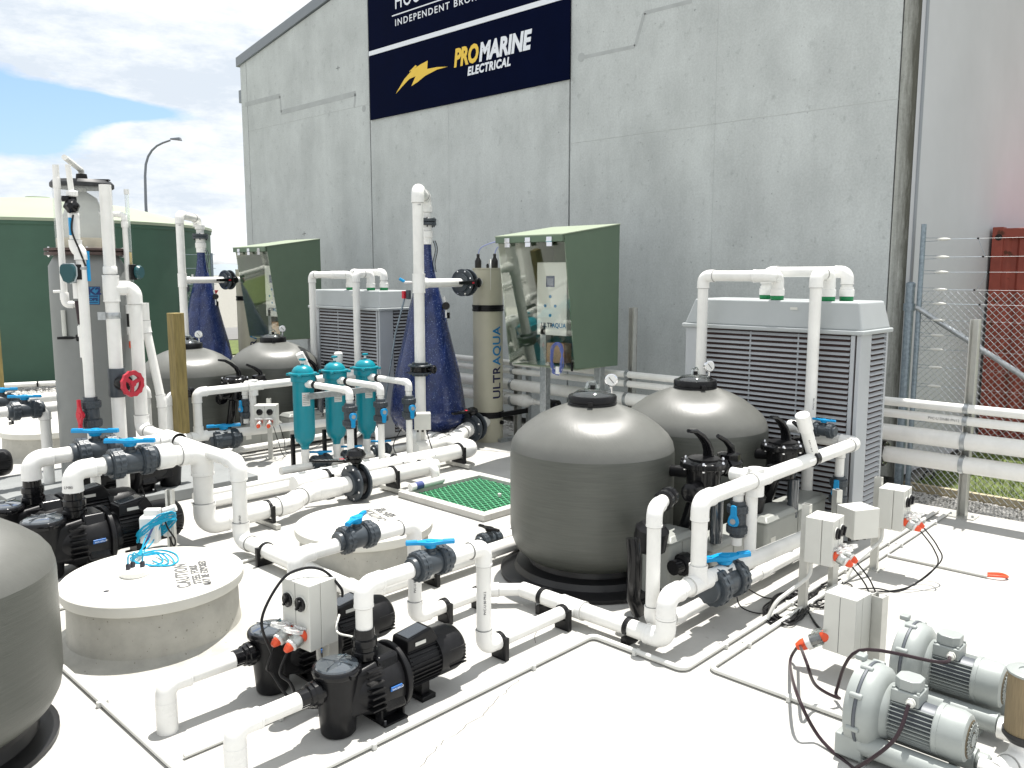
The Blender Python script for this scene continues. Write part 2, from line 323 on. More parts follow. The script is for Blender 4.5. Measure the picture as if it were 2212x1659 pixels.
def coupling(root,p,d,r,L=None,m=None,name='coupling',f=1.15):
    p=Vector(p); d=Vector(d).normalized(); L=L or r*2.2
    return MB().lathe([(r*f*.97,-L/2),(r*f,-L/2+.004),(r*f,L/2-.004),(r*f*.97,L/2)],p,d,20).build(name,m or pvcf,root)
def reducer(root,p,d,r,r2,L=.1,m=None): 
    return MB().lathe([(r*1.15,0),(r*1.15,L*.5),(r2*1.2,L*.75),(r2*1.2,L)],p,d,20).build('reducer',m or pvcf,root)
def clip(root,p,d,r,side=1,z0=0,block=False):
    """black saddle clip round a low pipe, with its foot"""
    p=Vector(p); d=Vector(d).normalized(); sd=Vector((d.y,-d.x,0))*side
    m=MB()
    n=14; w=.016
    for k in range(n+1):
        pass
    ring=[]
    for k in range(n+1):
        a=-PI*.15+PI*1.3*k/n; ring.append(p+sd*(math.cos(a)*(r*1.1))+Vector((0,0,1))*(math.sin(a)*(r*1.1)))
    b=len(m.v)
    for q in ring:
        o=(q-p).normalized()*.006
        for s_ in(-w,w): m.v.append(q+d*s_-o); m.v.append(q+d*s_+o)
    for k in range(n):
        c=b+4*k
        m.f+=[(c,c+4,c+6,c+2),(c+1,c+3,c+7,c+5),(c,c+1,c+5,c+4),(c+2,c+6,c+7,c+3)]
    M=Matrix((sd,d,Vector((0,0,1)))).transposed()
    m.box(p+sd*(r*1.25)+Vector((0,0,(z0-p.z)/2+r*.35)),(.030,.034,p.z-z0+r*.7),M=M)
    m.box((p.x,p.y,(z0+p.z-r)/2+.002),(r*2.2,.04,max(.012,p.z-r-z0)),M=M)
    o=m.build('pipe_clip',black,root,bevel=.002)
    if block:
        MB().box((p.x,p.y,z0-.022),(r*4.6,.05,.044),M=M).build('support_block',strut,root,bevel=.003)
    return o
def valve(root,p,d,r,n=(0,0,1),h=None,hm=None,short=False,bm=None):
    """union ball valve on a pipe running along d, stem towards n, handle along h"""
    p=Vector(p); d=Vector(d).normalized(); n=Vector(n).normalized(); h=Vector(h).normalized() if h else d; w=n.cross(h); bm=bm or dgrey
    m=MB(); m.lathe([(r*1.24,-3.2*r),(r*1.3,-3.1*r),(r*1.3,-2.4*r),(r*1.3,-1.2*r),(r*1.42,-1.1*r),(r*1.5,-.6*r),(r*1.5,.6*r),(r*1.42,1.1*r),(r*1.3,1.2*r),(r*1.3,3.1*r),(r*1.24,3.2*r)],p,d,24)
    m.cyl(p+n*r*1.1,p+n*r*2.0,r*.62,r*.5,n=12); m.cyl(p+n*r*1.25,p+n*r*1.55,r*.85,n=16)
    v=m.build('ball_valve',bm,root)
    for s_ in(-1,1):
        q=MB(); a,b=sorted((s_*1.08*r,s_*2.5*r))
        q.lathe([(r*1.7,a),(r*1.9,a+.12*r),(r*1.9,b-.12*r),(r*1.7,b)],p,d,64,lobes=16,amp=-.045); q.lathe([(r*1.66,a-.06*r),(r*1.66,b+.06*r)],p,d,24); q.lathe([(r*1.92,(a+b)/2-.07*r),(r*1.92,(a+b)/2+.07*r)],p,d,28)
        q.build('union_nut',bm,v)
    if short:
        ho=p+n*r*1.75; q=MB(); q.prism([(a*r,b*r) for a,b in ((-.95,.25),(-.8,.75),(-.2,1.0),(.5,.85),(1.1,.55),(2.7,.5),(2.8,0),(2.7,-.5),(1.1,-.55),(.5,-.85),(-.2,-1.0),(-.8,-.75),(-.95,-.25))],ho,h,w,n,r*.5); q.lathe([(r*.75,r*.3),(r*.7,r*.62)],ho,n,16); q.build('valve_handle',hm or blue,v,bevel=r*.1)
        MB().lathe([(r*.5,0),(r*.5,r*.06)],ho+n*r*.62,n,16).build('handle_cap',seam,v); return v
    q=MB(); P=[(-3.0,.34),(-1.6,.36),(-.8,.62),(-.3,.8),(.3,.8),(.8,.62),(1.6,.36),(3.0,.34),(3.05,0),(3.0,-.34),(1.6,-.36),(.8,-.62),(.3,-.8),(-.3,-.8),(-.8,-.62),(-1.6,-.36),(-3.0,-.34),(-3.05,0)]
    ho=p+n*r*1.95
    q.prism([(a*r,b*r) for a,b in P],ho+n*r*.42,h,w,n,r*.42)
    q.lathe([(r*.72,0),(r*.85,r*.42)],ho,n,14); q.lathe([(r*.6,r*.84),(r*.5,r*.95)],ho,n,14)
    MM=Matrix((h,w,n)).transposed()
    for s_ in(-1,1): q.box(ho+h*(2.3*s_*r)+n*r*.78,(1.4*r,.5*r,.36*r),M=MM)
    q.build('valve_handle',hm or blue,v,bevel=r*.06)
    return v
def butterfly(root,p,d,r,n,h,grey=True,bm=None):
    """flanged butterfly valve with a long black lever"""
    p=Vector(p); d=Vector(d).normalized(); n=Vector(n).normalized(); h=Vector(h).normalized(); x,y=perp(d)
    m=MB(); m.lathe([(r*1.5,-r*.45),(r*1.62,-r*.4),(r*1.62,r*.4),(r*1.5,r*.45)],p,d,28); m.cyl(p+n*r*1.4,p+n*r*2.3,r*.42,n=12)
    v=m.build('butterfly_valve',bm or blackg,root)
    for s_ in(-1,1):
        q=MB(); q.lathe([(r*1.3,s_*r*1.1),(r*1.3,s_*r*.7)] if s_<0 else [(r*1.3,r*.7),(r*1.3,r*1.1)],p,d,24)
        a,b=sorted((s_*.46*r,s_*.72*r)); q.lathe([(r*1.95,a),(r*2.0,a+.04*r),(r*2.0,b-.04*r),(r*1.95,b)],p,d,28); q.build('flange',bm or dgrey,v)
        for k in range(8):
            a=2*PI*(k+.5)/8; c=p+(x*math.cos(a)+y*math.sin(a))*r*1.75
            MB().cyl(c+d*s_*.7*r,c+d*s_*.86*r,r*.13,n=6).build('bolt',chrome,v)
    c=p+n*r*2.3
    q=MB(); q.lathe([(r*.55,-r*.15),(r*.7,0),(r*.7,r*.3),(r*.4,r*.5)],c,n,16); w=n.cross(h)
    q.prism([(0,.45*r),(1.2*r,.35*r),(4.6*r,.22*r),(4.7*r,0),(4.6*r,-.22*r),(1.2*r,-.35*r),(0,-.45*r)],c,h,w,n,r*.28)
    q.build('lever',blackg,v,bevel=r*.05)
    MB().box(c+h*1.5*r+n*r*.3,(r*.5,r*.25,r*.06),M=Matrix((h,w,n)).transposed()).build('lever_lock',red,v)
    return v
def strutpost(root,x,y,z0,z1,w=.041,rz=0,m=None,name='post'):
    M=Matrix.Rotation(rz,3,'Z'); o=MB(); o.box((x,y,(z0+z1)/2)-(M@Vector((0,w/2,0))) if False else Vector((x,y,(z0+z1)/2)),(w*.12,w,z1-z0),M=M)
    for s_ in(-1,1): o.box(Vector((x,y,(z0+z1)/2))+M@Vector((w*.45,s_*w*.46,0)),(w*.9,w*.09,z1-z0),M=M); o.box(Vector((x,y,(z0+z1)/2))+M@Vector((w*.88,s_*w*.34,0)),(w*.09,w*.27,z1-z0),M=M)
    o.box(Vector((x,y,z0+.004)),(w*3,w*2.2,.008),M=M)
    return o.build(name,m or strut,root)
def cable(pts,r,m,name,label=None,cat='cable',parent=None,group=None,n=7,steps=7):
    P=[Vector(p) for p in pts]; c=[]
    for i in range(len(P)-1):
        a=P[max(i-1,0)];b=P[i];d=P[i+1];e=P[min(i+2,len(P)-1)]
        for k in range(steps):
            t=k/steps; c.append(.5*((2*b)+(d-a)*t+(2*a-5*b+4*d-e)*t*t+(3*b-a-3*d+e)*t**3))
    c.append(P[-1]); o=MB().tube(c,r,n).build(name,m,parent)
    if label: tag(o,label,cat,group)
    return o
# ================================================================ SETTING
slabm=mat('slab_concrete',(.42,.415,.395),.9,var=.10,vs=2.2,bump=.2,bs=25,speck=(.36,.35,.33),speck_s=14,speck_t=.69)
gravelm=mat('gravel_ground',(.22,.215,.19),.95,var=.3,vs=14,bump=.6,bs=40)
grassm=mat('grass_ground',(.10,.13,.035),.95,var=.4,vs=6,bump=.5,bs=30)
sm=MB(); 
xs=[-6,1.6,4.25,6.9,9.17]; ys=[-6,-1.5,2.05,6.1,10.2,14.4,18.3]
struct('ground',MB().bx(-400,900,-400,900,-.6,-.10),gravelm,smooth=False)
struct('concrete_slab',MB().bx(-6,9.17,-6,18.3,-.12,0),slabm,smooth=False)
struct('grass',MB().bx(10.06,60,-25,3.3,-.12,-.05),grassm,smooth=False)
struct('grass_verge',MB().bx(-40,60,24,29,-.12,-.06),grassm,smooth=False)
struct('road',MB().bx(-200,200,29.5,36,-.12,-.07),mat('asphalt_road',(.16,.16,.155),.9,var=.1,vs=5),smooth=False)
hills=MB()
for (az0,az1,hh,D) in ((50,78,15,900),(68,100,20,1200),(-10,30,20,1100)):
    n=40; b=len(hills.v)
    for i in range(n+1):
        a=R(az0+(az1-az0)*i/n); z=hh*(math.sin(PI*i/n)**.7)*(.8+.35*noise.noise(Vector((i*.33,az0,0))))
        hills.v+=[Vector((math.cos(a)*D,math.sin(a)*D,-5)),Vector((math.cos(a)*(D+60),math.sin(a)*(D+60),z)),Vector((math.cos(a)*(D+400),math.sin(a)*(D+400),-5))]
    for i in range(n): c=b+3*i; hills.f+=[(c,c+1,c+4,c+3),(c+1,c+2,c+5,c+4)]
struct('hills',hills,mat('hazy_hill',(.26,.30,.33),.95,var=.15,vs=.01))
# crack along the slab
for pts in ([(905,1655),(960,1600),(1040,1545),(1085,1500),(1125,1465)],[(1165,1240),(1158,1290),(1160,1330),(1155,1400)]):
    P=[G(u,v,.0015) for u,v in pts]; q=[]
    for i in range(len(P)-1):
        for k in range(8): t=k/8; q.append(P[i].lerp(P[i+1],t)+Vector((random.uniform(-.012,.012),random.uniform(-.012,.012),0)))
    m=MB(); b=0
    for a in q: m.v+=[a+Vector((-.0022,.001,0)),a+Vector((.0022,-.001,0))]
    for i in range(len(q)-1): m.f.append((2*i,2*i+1,2*i+3,2*i+2))
    struct('slab_crack',m,mat('crack_line',(.12,.11,.10),.9),smooth=False)
# gravel stones
def stones(name,area,n,s0,s1,m,seed=1):
    rnd=random.Random(seed); mb=MB()
    for _ in range(n):
        x=rnd.uniform(area[0],area[1]); y=rnd.uniform(area[2],area[3]); s=rnd.uniform(s0,s1); b=len(mb.v); z=-.1+s*.3
        pts=[(1,0,0),(-1,0,0),(0,1,0),(0,-1,0),(0,0,.7),(0,0,-.7)]
        Q=Matrix.Rotation(rnd.uniform(0,6.3),3,'Z')@Matrix.Rotation(rnd.uniform(-.5,.5),3,'X')
        for p in pts: mb.v.append(Vector((x,y,z))+Q@(Vector(p)*s*rnd.uniform(.7,1.2)))
        mb.f+=[(b,b+2,b+4),(b+2,b+1,b+4),(b+1,b+3,b+4),(b+3,b,b+4),(b+2,b,b+5),(b+1,b+2,b+5),(b+3,b+1,b+5),(b,b+3,b+5)]
    return tag(mb.build(name,m,smooth=False),None,None,None,'stuff')
stm=mat('gravel_stone',(.42,.41,.39),.85,var=.45,vs=9)
tag(stones('gravel',(9.18,10.02,-.5,5),6000,.012,.032,stm,1),'loose grey gravel strip between the slab edge and the wire fence','gravel')
tag(stones('gravel_bed',(8.2,10.1,7.5,12),4500,.015,.035,stm,2),'dark shaded gravel at the foot of the concrete wall behind the cream reactor','gravel')
tag(stones('gravel_apron',(3,8,18.32,20.6),4500,.02,.05,stm,3),'pale gravel around the base of the big green tank','gravel')
gm=MB(); rnd=random.Random(5)
for _ in range(15000):
    x=rnd.uniform(10.1,15.5); y=rnd.uniform(-1.5,3.3); h=rnd.uniform(.03,.11); a=rnd.uniform(0,6.3); b=len(gm.v)
    if noise.noise(Vector((x*1.1,y*1.1,0)))<-.12 and rnd.random()<.8: continue
    dx=math.cos(a)*.006; dy=math.sin(a)*.006
    gm.v+=[Vector((x-dx,y-dy,-.06)),Vector((x+dx,y+dy,-.06)),Vector((x+rnd.uniform(-.04,.04),y+rnd.uniform(-.04,.04),-.05+h))]; gm.f.append((b,b+1,b+2))
tag(gm.build('grass_blades',mat('grass_blade',(.16,.22,.05),.7,var=.3,vs=3),smooth=False),'rough green grass beyond the wire fence below the red container','grass',None,'stuff')
tag(MB().bx(10.02,10.09,-2,3.35,-.12,.0).build('edging_board',mat('pale_edging',(.42,.36,.24),.8,var=.15),bevel=.004),'pale straight edging board between the gravel and the grass','edging')
# ---------------------------------------------------------------- warehouse
WX=10.15
wall=thing('warehouse','big grey precast concrete warehouse wall rising behind all the equipment','building',(WX,11,0))
def rz_(y): return 7.1+.18*(18.41-y) if y>11.03 else 7.1+.18*(y-3.44)
def panel(y0,y1,z0,z1,x=WX,th=.16,m=conc):
    pts=[(y0,z0),(y1,z0)]+([(y1,z1),(y0,z1)] if z1 else ([(y1,rz_(y1))]+([(11.03,rz_(11.03))] if y0<11.03<y1 else [])+[(y0,rz_(y0))]))
    return MB().prism(pts,(x,0,0),(0,1,0),(0,0,1),(1,0,0),th).build('wall_panel',m,wall,smooth=False,bevel=.004)
stainm=mat('stained_concrete',(.42,.43,.40),.9,var=.28,vs=3,bump=.3,bs=12,stretch=(5,5,.2))
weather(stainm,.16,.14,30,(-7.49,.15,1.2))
panel(18.15,18.41,0,None)
for a,b,zs in ((13.565,18.135,(0,5.61,None)),(11.305,13.535,(0,None)),(8.565,11.297,(0,None)),(6.044,8.535,(0,4.352,None)),(3.705,6.036,(0,4.352,None))):
    for i in range(len(zs)-1): panel(a,b,zs[i]+(.004 if zs[i] else 0),(zs[i+1]-.004) if zs[i+1] else None)
panel(3.50,3.69,0,None,m=stainm)
fj=mat('pale_joint_filler',(.47,.49,.49),.8)
for y in (11.301,6.040): MB().bx(WX+.004,WX+.1,y-.006,y+.006,0,rz_(y)-.05).build('joint_filler',fj,wall,smooth=False)
MB().bx(WX+.004,WX+.1,13.56,18.13,5.604,5.616).build('joint_filler',fj,wall,smooth=False); MB().bx(WX+.004,WX+.1,3.70,8.54,4.346,4.358).build('joint_filler',fj,wall,smooth=False)
MB().prism([(3.52,0),(18.38,0),(18.38,7.0),(11.03,8.3),(3.52,7.0)],(WX+.17,0,0),(0,1,0),(0,0,1),(1,0,0),.05).build('joint_backing',dark,wall,smooth=False)
for y in (13.55,8.55): MB().bx(WX+.05,WX+.165,y-.012,y+.012,0,rz_(y)-.05).build('joint_sealant',mat('grey_sealant',(.25,.27,.29),.6),wall,smooth=False)
flash=mat('grey_flashing',(.20,.22,.24),.45,.2)
for a,b in ((18.5,11.03),(11.03,3.36)):
    za,zb=rz_(a) if a<18.42 else rz_(18.5),rz_(b)
    MB().hexa([(WX-.05,a,za),(WX+.3,a,za),(WX+.3,b,zb),(WX-.05,b,zb),(WX-.05,a,za+.2),(WX+.3,a,za+.2),(WX+.3,b,zb+.2),(WX-.05,b,zb+.2)]).build('roof_flashing',flash,wall,smooth=False)
MB().bx(WX+.02,WX+.16,18.42,18.56,6.3,6.58).build('gutter_outlet',flash,wall,bevel=.005)
# side wall running away from the corner, and its corner flashing and strap holes
side=mat('side_wall_paint',(.50,.51,.54),.8,var=.06,vs=.7,bump=.1,bs=8)
MB().bx(WX+.02,40,3.47,3.6,0,7.2).build('side_wall',side,wall,smooth=False)
MB().bx(WX-.012,WX+.05,3.455,3.498,0,7.2).build('corner_flashing',mat('pale_flashing',(.45,.46,.47),.4,.3),wall,smooth=False,bevel=.003)
MB().bx(WX-.02,WX+.05,3.44,3.452,0,7.2).build('corner_flashing',flash,wall,smooth=False)
MB().prism([(18.36,0),(18.41,0),(18.41,7.05),(18.36,7.05)],(WX+.2,0,0),(0,1,0),(0,0,1),(1,0,0),30).build('far_side_wall',side,wall,smooth=False)
MB().hexa([(WX+.3,18.5,7.15),(40,18.5,7.15),(40,11.03,8.5),(WX+.3,11.03,8.5),(WX+.3,18.5,7.2),(40,18.5,7.2),(40,11.03,8.55),(WX+.3,11.03,8.55)]).build('roof',flash,wall,smooth=False)
MB().hexa([(WX+.3,11.03,8.5),(40,11.03,8.5),(40,3.36,7.15),(WX+.3,3.36,7.15),(WX+.3,11.03,8.55),(40,11.03,8.55),(40,3.36,7.2),(WX+.3,3.36,7.2)]).build('roof',flash,wall,smooth=False)
# patched streaks and marks cast in the panels
pat=mat('patch_mortar',(.38,.40,.40),.85,var=.1,vs=4)
def wline(uvs,w,m=pat):
    P=[GX(u,v,WX-.001) for u,v in uvs]; q=MB()
    for a,b in zip(P,P[1:]):
        d=(b-a).normalized(); n=Vector((0,-d.z,d.y))*w/2
        q.hexa([a-n,b-n,b+n,a+n]+[p-Vector((.0015,0,0)) for p in (a-n,b-n,b+n,a+n)])
    return q.build('patched_groove',m,wall,smooth=False)
wline([(530,226),(605,207)],.10); wline([(605,207),(607,243)],.05); wline([(607,243),(768,202)],.10); wline([(768,202),(765,232)],.05)
wline([(1258,124),(1372,100),(1392,28),(1495,2)],.05)
for u,v,r_ in ((1256,124,.065),(786,235,.06)):
    c=GX(u,v,WX); MB().cyl(c,c-Vector((.003,0,0)),r_,n=24).build('plugged_lifting_point',pat,wall,smooth=False)
for u,v in ((730,147),(640,520),(640,535),(657,505)):
    wline([(u-4,v+1),(u+4,v-1)],.012,mat('scuff',(.15,.16,.16),.9)); wline([(u,v-5),(u,v+5)],.012,MAT['scuff'])
# ---------------------------------------------------------------- sign on the wall
sg=thing('wall_sign','large navy advertising board with white and yellow lettering fixed high on the concrete wall','sign',(WX-.03,11,5.3))
MB().bx(WX-.035,WX-.005,8.54,13.5,6.56,7.95).build('sign_board',navy,sg,bevel=.003)
MB().bx(WX-.035,WX-.005,8.54,13.5,5.30,6.47).build('sign_board',navy,sg,bevel=.003)
MB().bx(WX-.036,WX-.005,8.54,13.5,6.474,6.556).build('stripe',signw,sg)
SX=WX-.036
def sgp(u,v): p=GX(u,v,SX); return p
def stext(body,u,v,size,m,**k): return text('lettering',body,size,m,frame(sgp(u,v),(0,-1,0),(0,0,1)),sg,**k)
def sfit(body,u0,v0,u1,cap,m,**k):
    A=sgp(u0,v0); B=sgp(u1,v0); o=text('lettering',body,cap/.70,m,Matrix.Identity(4),None,**k); w=max(v.co.x for v in o.data.vertices)-min(v.co.x for v in o.data.vertices); x0=min(v.co.x for v in o.data.vertices)
    o.data.transform(Matrix.Translation(-Vector(ORG[sg.name]))@frame(A,(0,-1,0),(0,0,1))@Matrix.Diagonal((abs(A.y-B.y)/w,1,1,1))@Matrix.Translation((-x0,0,0))); o.parent=sg; return o
sfit('PRO',981,144,1034,.275,signy,bold=.018,shear=.18); sfit('MARINE',1035,131.5,1149,.275,signw,bold=.018,shear=.18,space=1.0)
sfit('ELECTRICAL',1010,162.8,1103,.13,signw,bold=.008,shear=.18,space=1.12)
sfit('INDEPENDENT BROKERS',854,56.3,1063,.115,signw,bold=.0015,space=1.25)
sfit('HOU',854,19.5,907,.27,signw,bold=.002,space=1.1)
a=sgp(847,35); MB().bx(SX-.004,SX,a.y-3.6,a.y,a.z-.01,a.z+.01).build('rule',signw,sg)
bolt=[(855,203),(874,170.5),(891,151),(909,139),(924,131),(923,149),(944,145),(967,144),(944,150.5),(919,163.5),(902,177.5),(889,186),(898,164.5),(884,171),(870,186)]
P=[sgp(u,v) for u,v in bolt]
MB().prism([(-(p.y-P[0].y),p.z-P[0].z) for p in P],P[0],(0,-1,0),(0,0,1),(-1,0,0),.004).build('lightning_emblem',signy,sg,smooth=False)
P=[sgp(u,v) for u,v in ((884,155),(898,140.6),(901,143),(889,153.5))]
MB().prism([(-(p.y-P[0].y),p.z-P[0].z) for p in P],P[0],(0,-1,0),(0,0,1),(-1,0,0),.004).build('lightning_emblem',signy,sg,smooth=False)
# ================================================================ BACKGROUND THINGS
# big green water tank
g0=G(110,826); d=(g0-Vector((0,0,g0.z))); d.z=0; dn=d.normalized(); gc=g0+dn*4.15; TR=4.15
t=thing('water_tank','huge round green rainwater tank with a pale domed roof at the far left','tank',(gc.x,gc.y,-.1))
MB().lathe([(TR,-.1),(TR,3.42),(TR+.03,3.45),(TR+.03,3.52),(TR-.02,3.56)],(gc.x,gc.y,0),n=96).build('tank_wall',tgreen,t)
MB().lathe([(TR+.05,3.52),(TR+.05,3.585),(TR-.1,3.64),(TR*.8,3.83),(TR*.55,4.08),(TR*.25,4.25),(.3,4.3),(.28,4.34)],(gc.x,gc.y,0),n=96).build('tank_roof',troof,t)
# pipe and gravel bed at its foot
r=thing('white_drain_pipe','long white pipe lying along the slab edge in front of the green tank','pipe',G(0,834))
a=G(-60,836,.05); b=G(135,827,.05); run(r,[a,b],.055); 
for q in (a.lerp(b,.2),a.lerp(b,.72)): clip(r,q,b-a,.055)
# street lamp
lp=EYE+pdir(315,440)*30; hd=Vector((pdir(0,590).y,-pdir(0,590).x,0)).normalized(); hd=_rt.copy()
def zl(u,v,D=30): return EYE+_ray(u,v)/F*D
t=thing('street_lamp','tall curved street lamp with a flat grey head rising behind the green tank','lamp',(zl(315,440).x,zl(315,440).y,0))
b0=zl(315,440); MB().tube([Vector((b0.x,b0.y,-.1)),b0,zl(313.5,380),zl(315,355),zl(320,338),zl(328,325),zl(339,315),zl(352,308.5),zl(368,303)],[.075,.05,.045,.042,.04,.038,.036,.034,.032],10).build('lamp_post',mat('lamp_steel',(.2,.215,.24),.5,.5),t)
c=zl(380,301); mm=MB(); q=Matrix((_rt,Vector((-_rt.y,_rt.x,0)),Vector((0,0,1)))).transposed()
mm.hexa([c+q@Vector(p) for p in ((-.2,-.06,-.01),(.2,-.1,-.05),(.2,.1,-.05),(-.2,.06,-.01),(-.2,-.04,.04),(.16,-.08,.07),(.16,.08,.07),(-.2,.04,.04))]); mm.build('lamp_head',MAT['lamp_steel'],t,bevel=.02)
# far fence, red skip, verge
def chain(name,label,P0,P1,z0,z1,pitch,r,root=None,m=steel):
    P0=Vector(P0);P1=Vector(P1);L=(P1-P0).length; d=(P1-P0)/L; n=int(L/pitch); rows=int((z1-z0)/pitch*2.0); mb=MB(); nrm=Vector((-d.y,d.x,0))
    hz=(z1-z0)/rows
    for i in range(n):
        pts=[]
        for k in range(rows+1):
            s=(i+(.5 if k%2 else -.0))*pitch+ (0.5*pitch if False else 0)
            pts.append((s,z0+hz*k))
        for (a0,b0),(a1,b1) in zip(pts,pts[1:]):
            p=P0+d*a0+Vector((0,0,b0)); q=P0+d*a1+Vector((0,0,b1)); e=(q-p).normalized(); w=nrm.cross(e)*r; b=len(mb.v)
            mb.v+=[p+w,p+nrm*r*1.7-w*.6,p-nrm*r*1.7-w*.6,q+w,q+nrm*r*1.7-w*.6,q-nrm*r*1.7-w*.6]
            mb.f+=[(b,b+1,b+4,b+3),(b+1,b+2,b+5,b+4),(b+2,b,b+3,b+5)]
        pts=[(s0+(pitch if k%2==0 else 0),z) for k,(s0,z) in enumerate(pts)]
        for (a0,b0),(a1,b1) in zip(pts,pts[1:]):
            p=P0+d*a0+Vector((0,0,b0)); q=P0+d*a1+Vector((0,0,b1)); e=(q-p).normalized(); w=nrm.cross(e)*r; b=len(mb.v)
            mb.v+=[p+w,p+nrm*r*1.7-w*.6,p-nrm*r*1.7-w*.6,q+w,q+nrm*r*1.7-w*.6,q-nrm*r*1.7-w*.6]
            mb.f+=[(b,b+1,b+4,b+3),(b+1,b+2,b+5,b+4),(b+2,b,b+3,b+5)]
    o=mb.build('chain_link_mesh',m,root,smooth=False); o['kind']='stuff'; return o
ff=thing('wire_fence','far chain link fence with barbed wires seen beside the end of the warehouse','fence',(8,20.5,-.1))
chain('','',(6.0,20.5,0),(10.4,20.5,0),-.05,2.05,.14,.003,ff)
for z in (2.12,2.52,2.86): cable([(6,20.5,z),(8,20.5,z-.02),(10.4,20.5,z)],.007,galv,'barbed_wire',parent=ff,n=5)
for x in (6.1,10.3): MB().cyl((x,20.5,-.1),(x,20.5,2.9),.035,n=12).build('fence_post',galv,ff)
MB().cyl((8.15,20.48,1.95),(7.0,20.48,.0),.03,n=10).build('brace',galv,ff)
t=thing('skip_bin','dark red open skip parked beyond the far wire fence','skip',(13.2,33,0))
mm=MB(); mm.hexa([(11.9,31,.4),(14.9,31,.4),(14.9,33,.4),(11.9,33,.4),(11.2,30.6,1.75),(15.6,30.6,1.75),(15.6,33.4,1.75),(11.2,33.4,1.75)]); mm.build('skip_body',mat('skip_red',(.42,.03,.05),.5,var=.1),t)
for k in range(6): MB().box((11.9+k*.62,30.78,1.1),(.07,.08,1.25)).build('skip_rib',MAT['skip_red'],t)
# ---------------------------------------------------------------- right-hand fence
FX=9.98
fe=thing('security_fence','galvanised chain link security fence with insulated wires by the warehouse corner','fence',(FX,3.3,-.1))
chain('','',(FX,3.26,0),(FX,-2.0,0),-.06,2.2,.072,.0027,fe)
def post(y,v0,r,x=FX): return MB().cyl((x,y,-.1),(x,y,VZ(x,y,v0)),r,n=14)
y1=GX(1963,1045,FX).y; post(y1,484,.028,FX-.03).build('angle_post',galv,fe)
y2=GX(1957,1040,FX).y+.03; z2=VZ(FX,y2,612); MB().lathe([(.048,-.1),(.048,z2-.04),(.052,z2-.04),(.05,z2),(.03,z2+.015)],(FX,y2+.05,0),n=16).build('strainer_post',galv,fe)
a=GX(1980,664,FX-.04); b=GX(2155,777,FX-.04); c=a+(b-a)*2.3; MB().cyl(a,c,.03,n=12).build('diagonal_brace',steel,fe)
MB().cyl((FX,y2+.05,a.z-.04),(FX,y2+.05,a.z+.04),.062,n=16).build('brace_collar',galv,fe)
for k,v in enumerate((518,556,588,625,655,690,722,752,790,830,868,905)):
    z=VZ(FX-.06,y1,v); L=-2.
    cable([(FX-.06,y1-.55-.06*(k%3),z),(FX-.06,-2,z-.01)],.0012,steel,'tension_wire',parent=fe,n=4,steps=1)
    for s in (-1,1): cable([(FX-.05,y1,z+.02*s),(FX-.06,y1-.16,z+.016*s)],.0022,galv,'insulator_pin',parent=fe,n=4,steps=1)
    MB().lathe([(.005,0),(.013,.03),(.017,.07),(.013,.11),(.005,.14)],(FX-.06,y1-.15,z),(0,-1,0),12).build('insulator',ivory,fe)
    cable([(FX-.06,y1-.3,z),(FX-.06,y1-.56-.06*(k%3),z)],.002,galv,'wire_tail',parent=fe,n=4,steps=1)
    MB().box((FX-.06,y1-.56-.06*(k%3),z),(.016,.018,.018)).build('wire_clamp',black,fe)
for k in (0,2,4,6,8,10):
    z=VZ(FX-.06,y1,(518,556,588,625,655,690,722,752,790,830,868,905)[k]); zz=VZ(FX-.06,y1,(518,556,588,625,655,690,722,752,790,830,868,905)[k+1])
    cable([(FX-.06,y1-.56-.06*(k%3),z),(FX-.06,y1-.58-.06*((k+1)%3),zz)],.0016,galv,'link_wire',parent=fe,n=4,steps=1)
cable([G(1990,1035),G(2003,1018),G(2018,1024,.12),G(2010,1036)],.012,blackr,'cable_coil','small dark coil of cable lying at the foot of the fence post on the gravel')
# container
cx0=13.2; cyl_=GX(2127,760,cx0).y; ctop=VZ(cx0,cyl_,494)
t=thing('shipping_container','rusty red corrugated shipping container standing behind the fence against the side wall','container',(cx0,cyl_-1.2,0))
mm=MB(); b=0; y=cyl_-.12; poly=[]; k=0
while y>cyl_-2.4:
    poly+=[(y,0),(y-.07,0),(y-.105,.035),(y-.175,.035)]; y-=.21
mmv=MB(); 
for (yy,dx) in poly: mmv.v+=[Vector((cx0+.02+dx,yy,.15)),Vector((cx0+.02+dx,yy,ctop-.14))]
mmv.f=[(2*i,2*i+1,2*i+3,2*i+2) for i in range(len(poly)-1)]; mmv.build('corrugated_end',rust,t,smooth=False)
MB().bx(cx0+.08,cx0+6,cyl_-2.4,cyl_,.1,ctop-.02).build('container_body',rust,t,smooth=False)
for z in (.08,ctop-.07): MB().bx(cx0-.01,cx0+.1,cyl_-2.44,cyl_,z-.07,z+.07).build('end_rail',rust,t,bevel=.01)
for yy in (cyl_-.06,cyl_-2.38): MB().bx(cx0-.015,cx0+.14,yy-.07,yy+.07,0,ctop+.02).build('corner_post',rust,t,bevel=.01)
MB().cyl((cx0-.017,cyl_-.075,ctop-.12),(cx0-.02,cyl_-.075,ctop-.12),.045,n=16).build('corner_hole',dark,t)
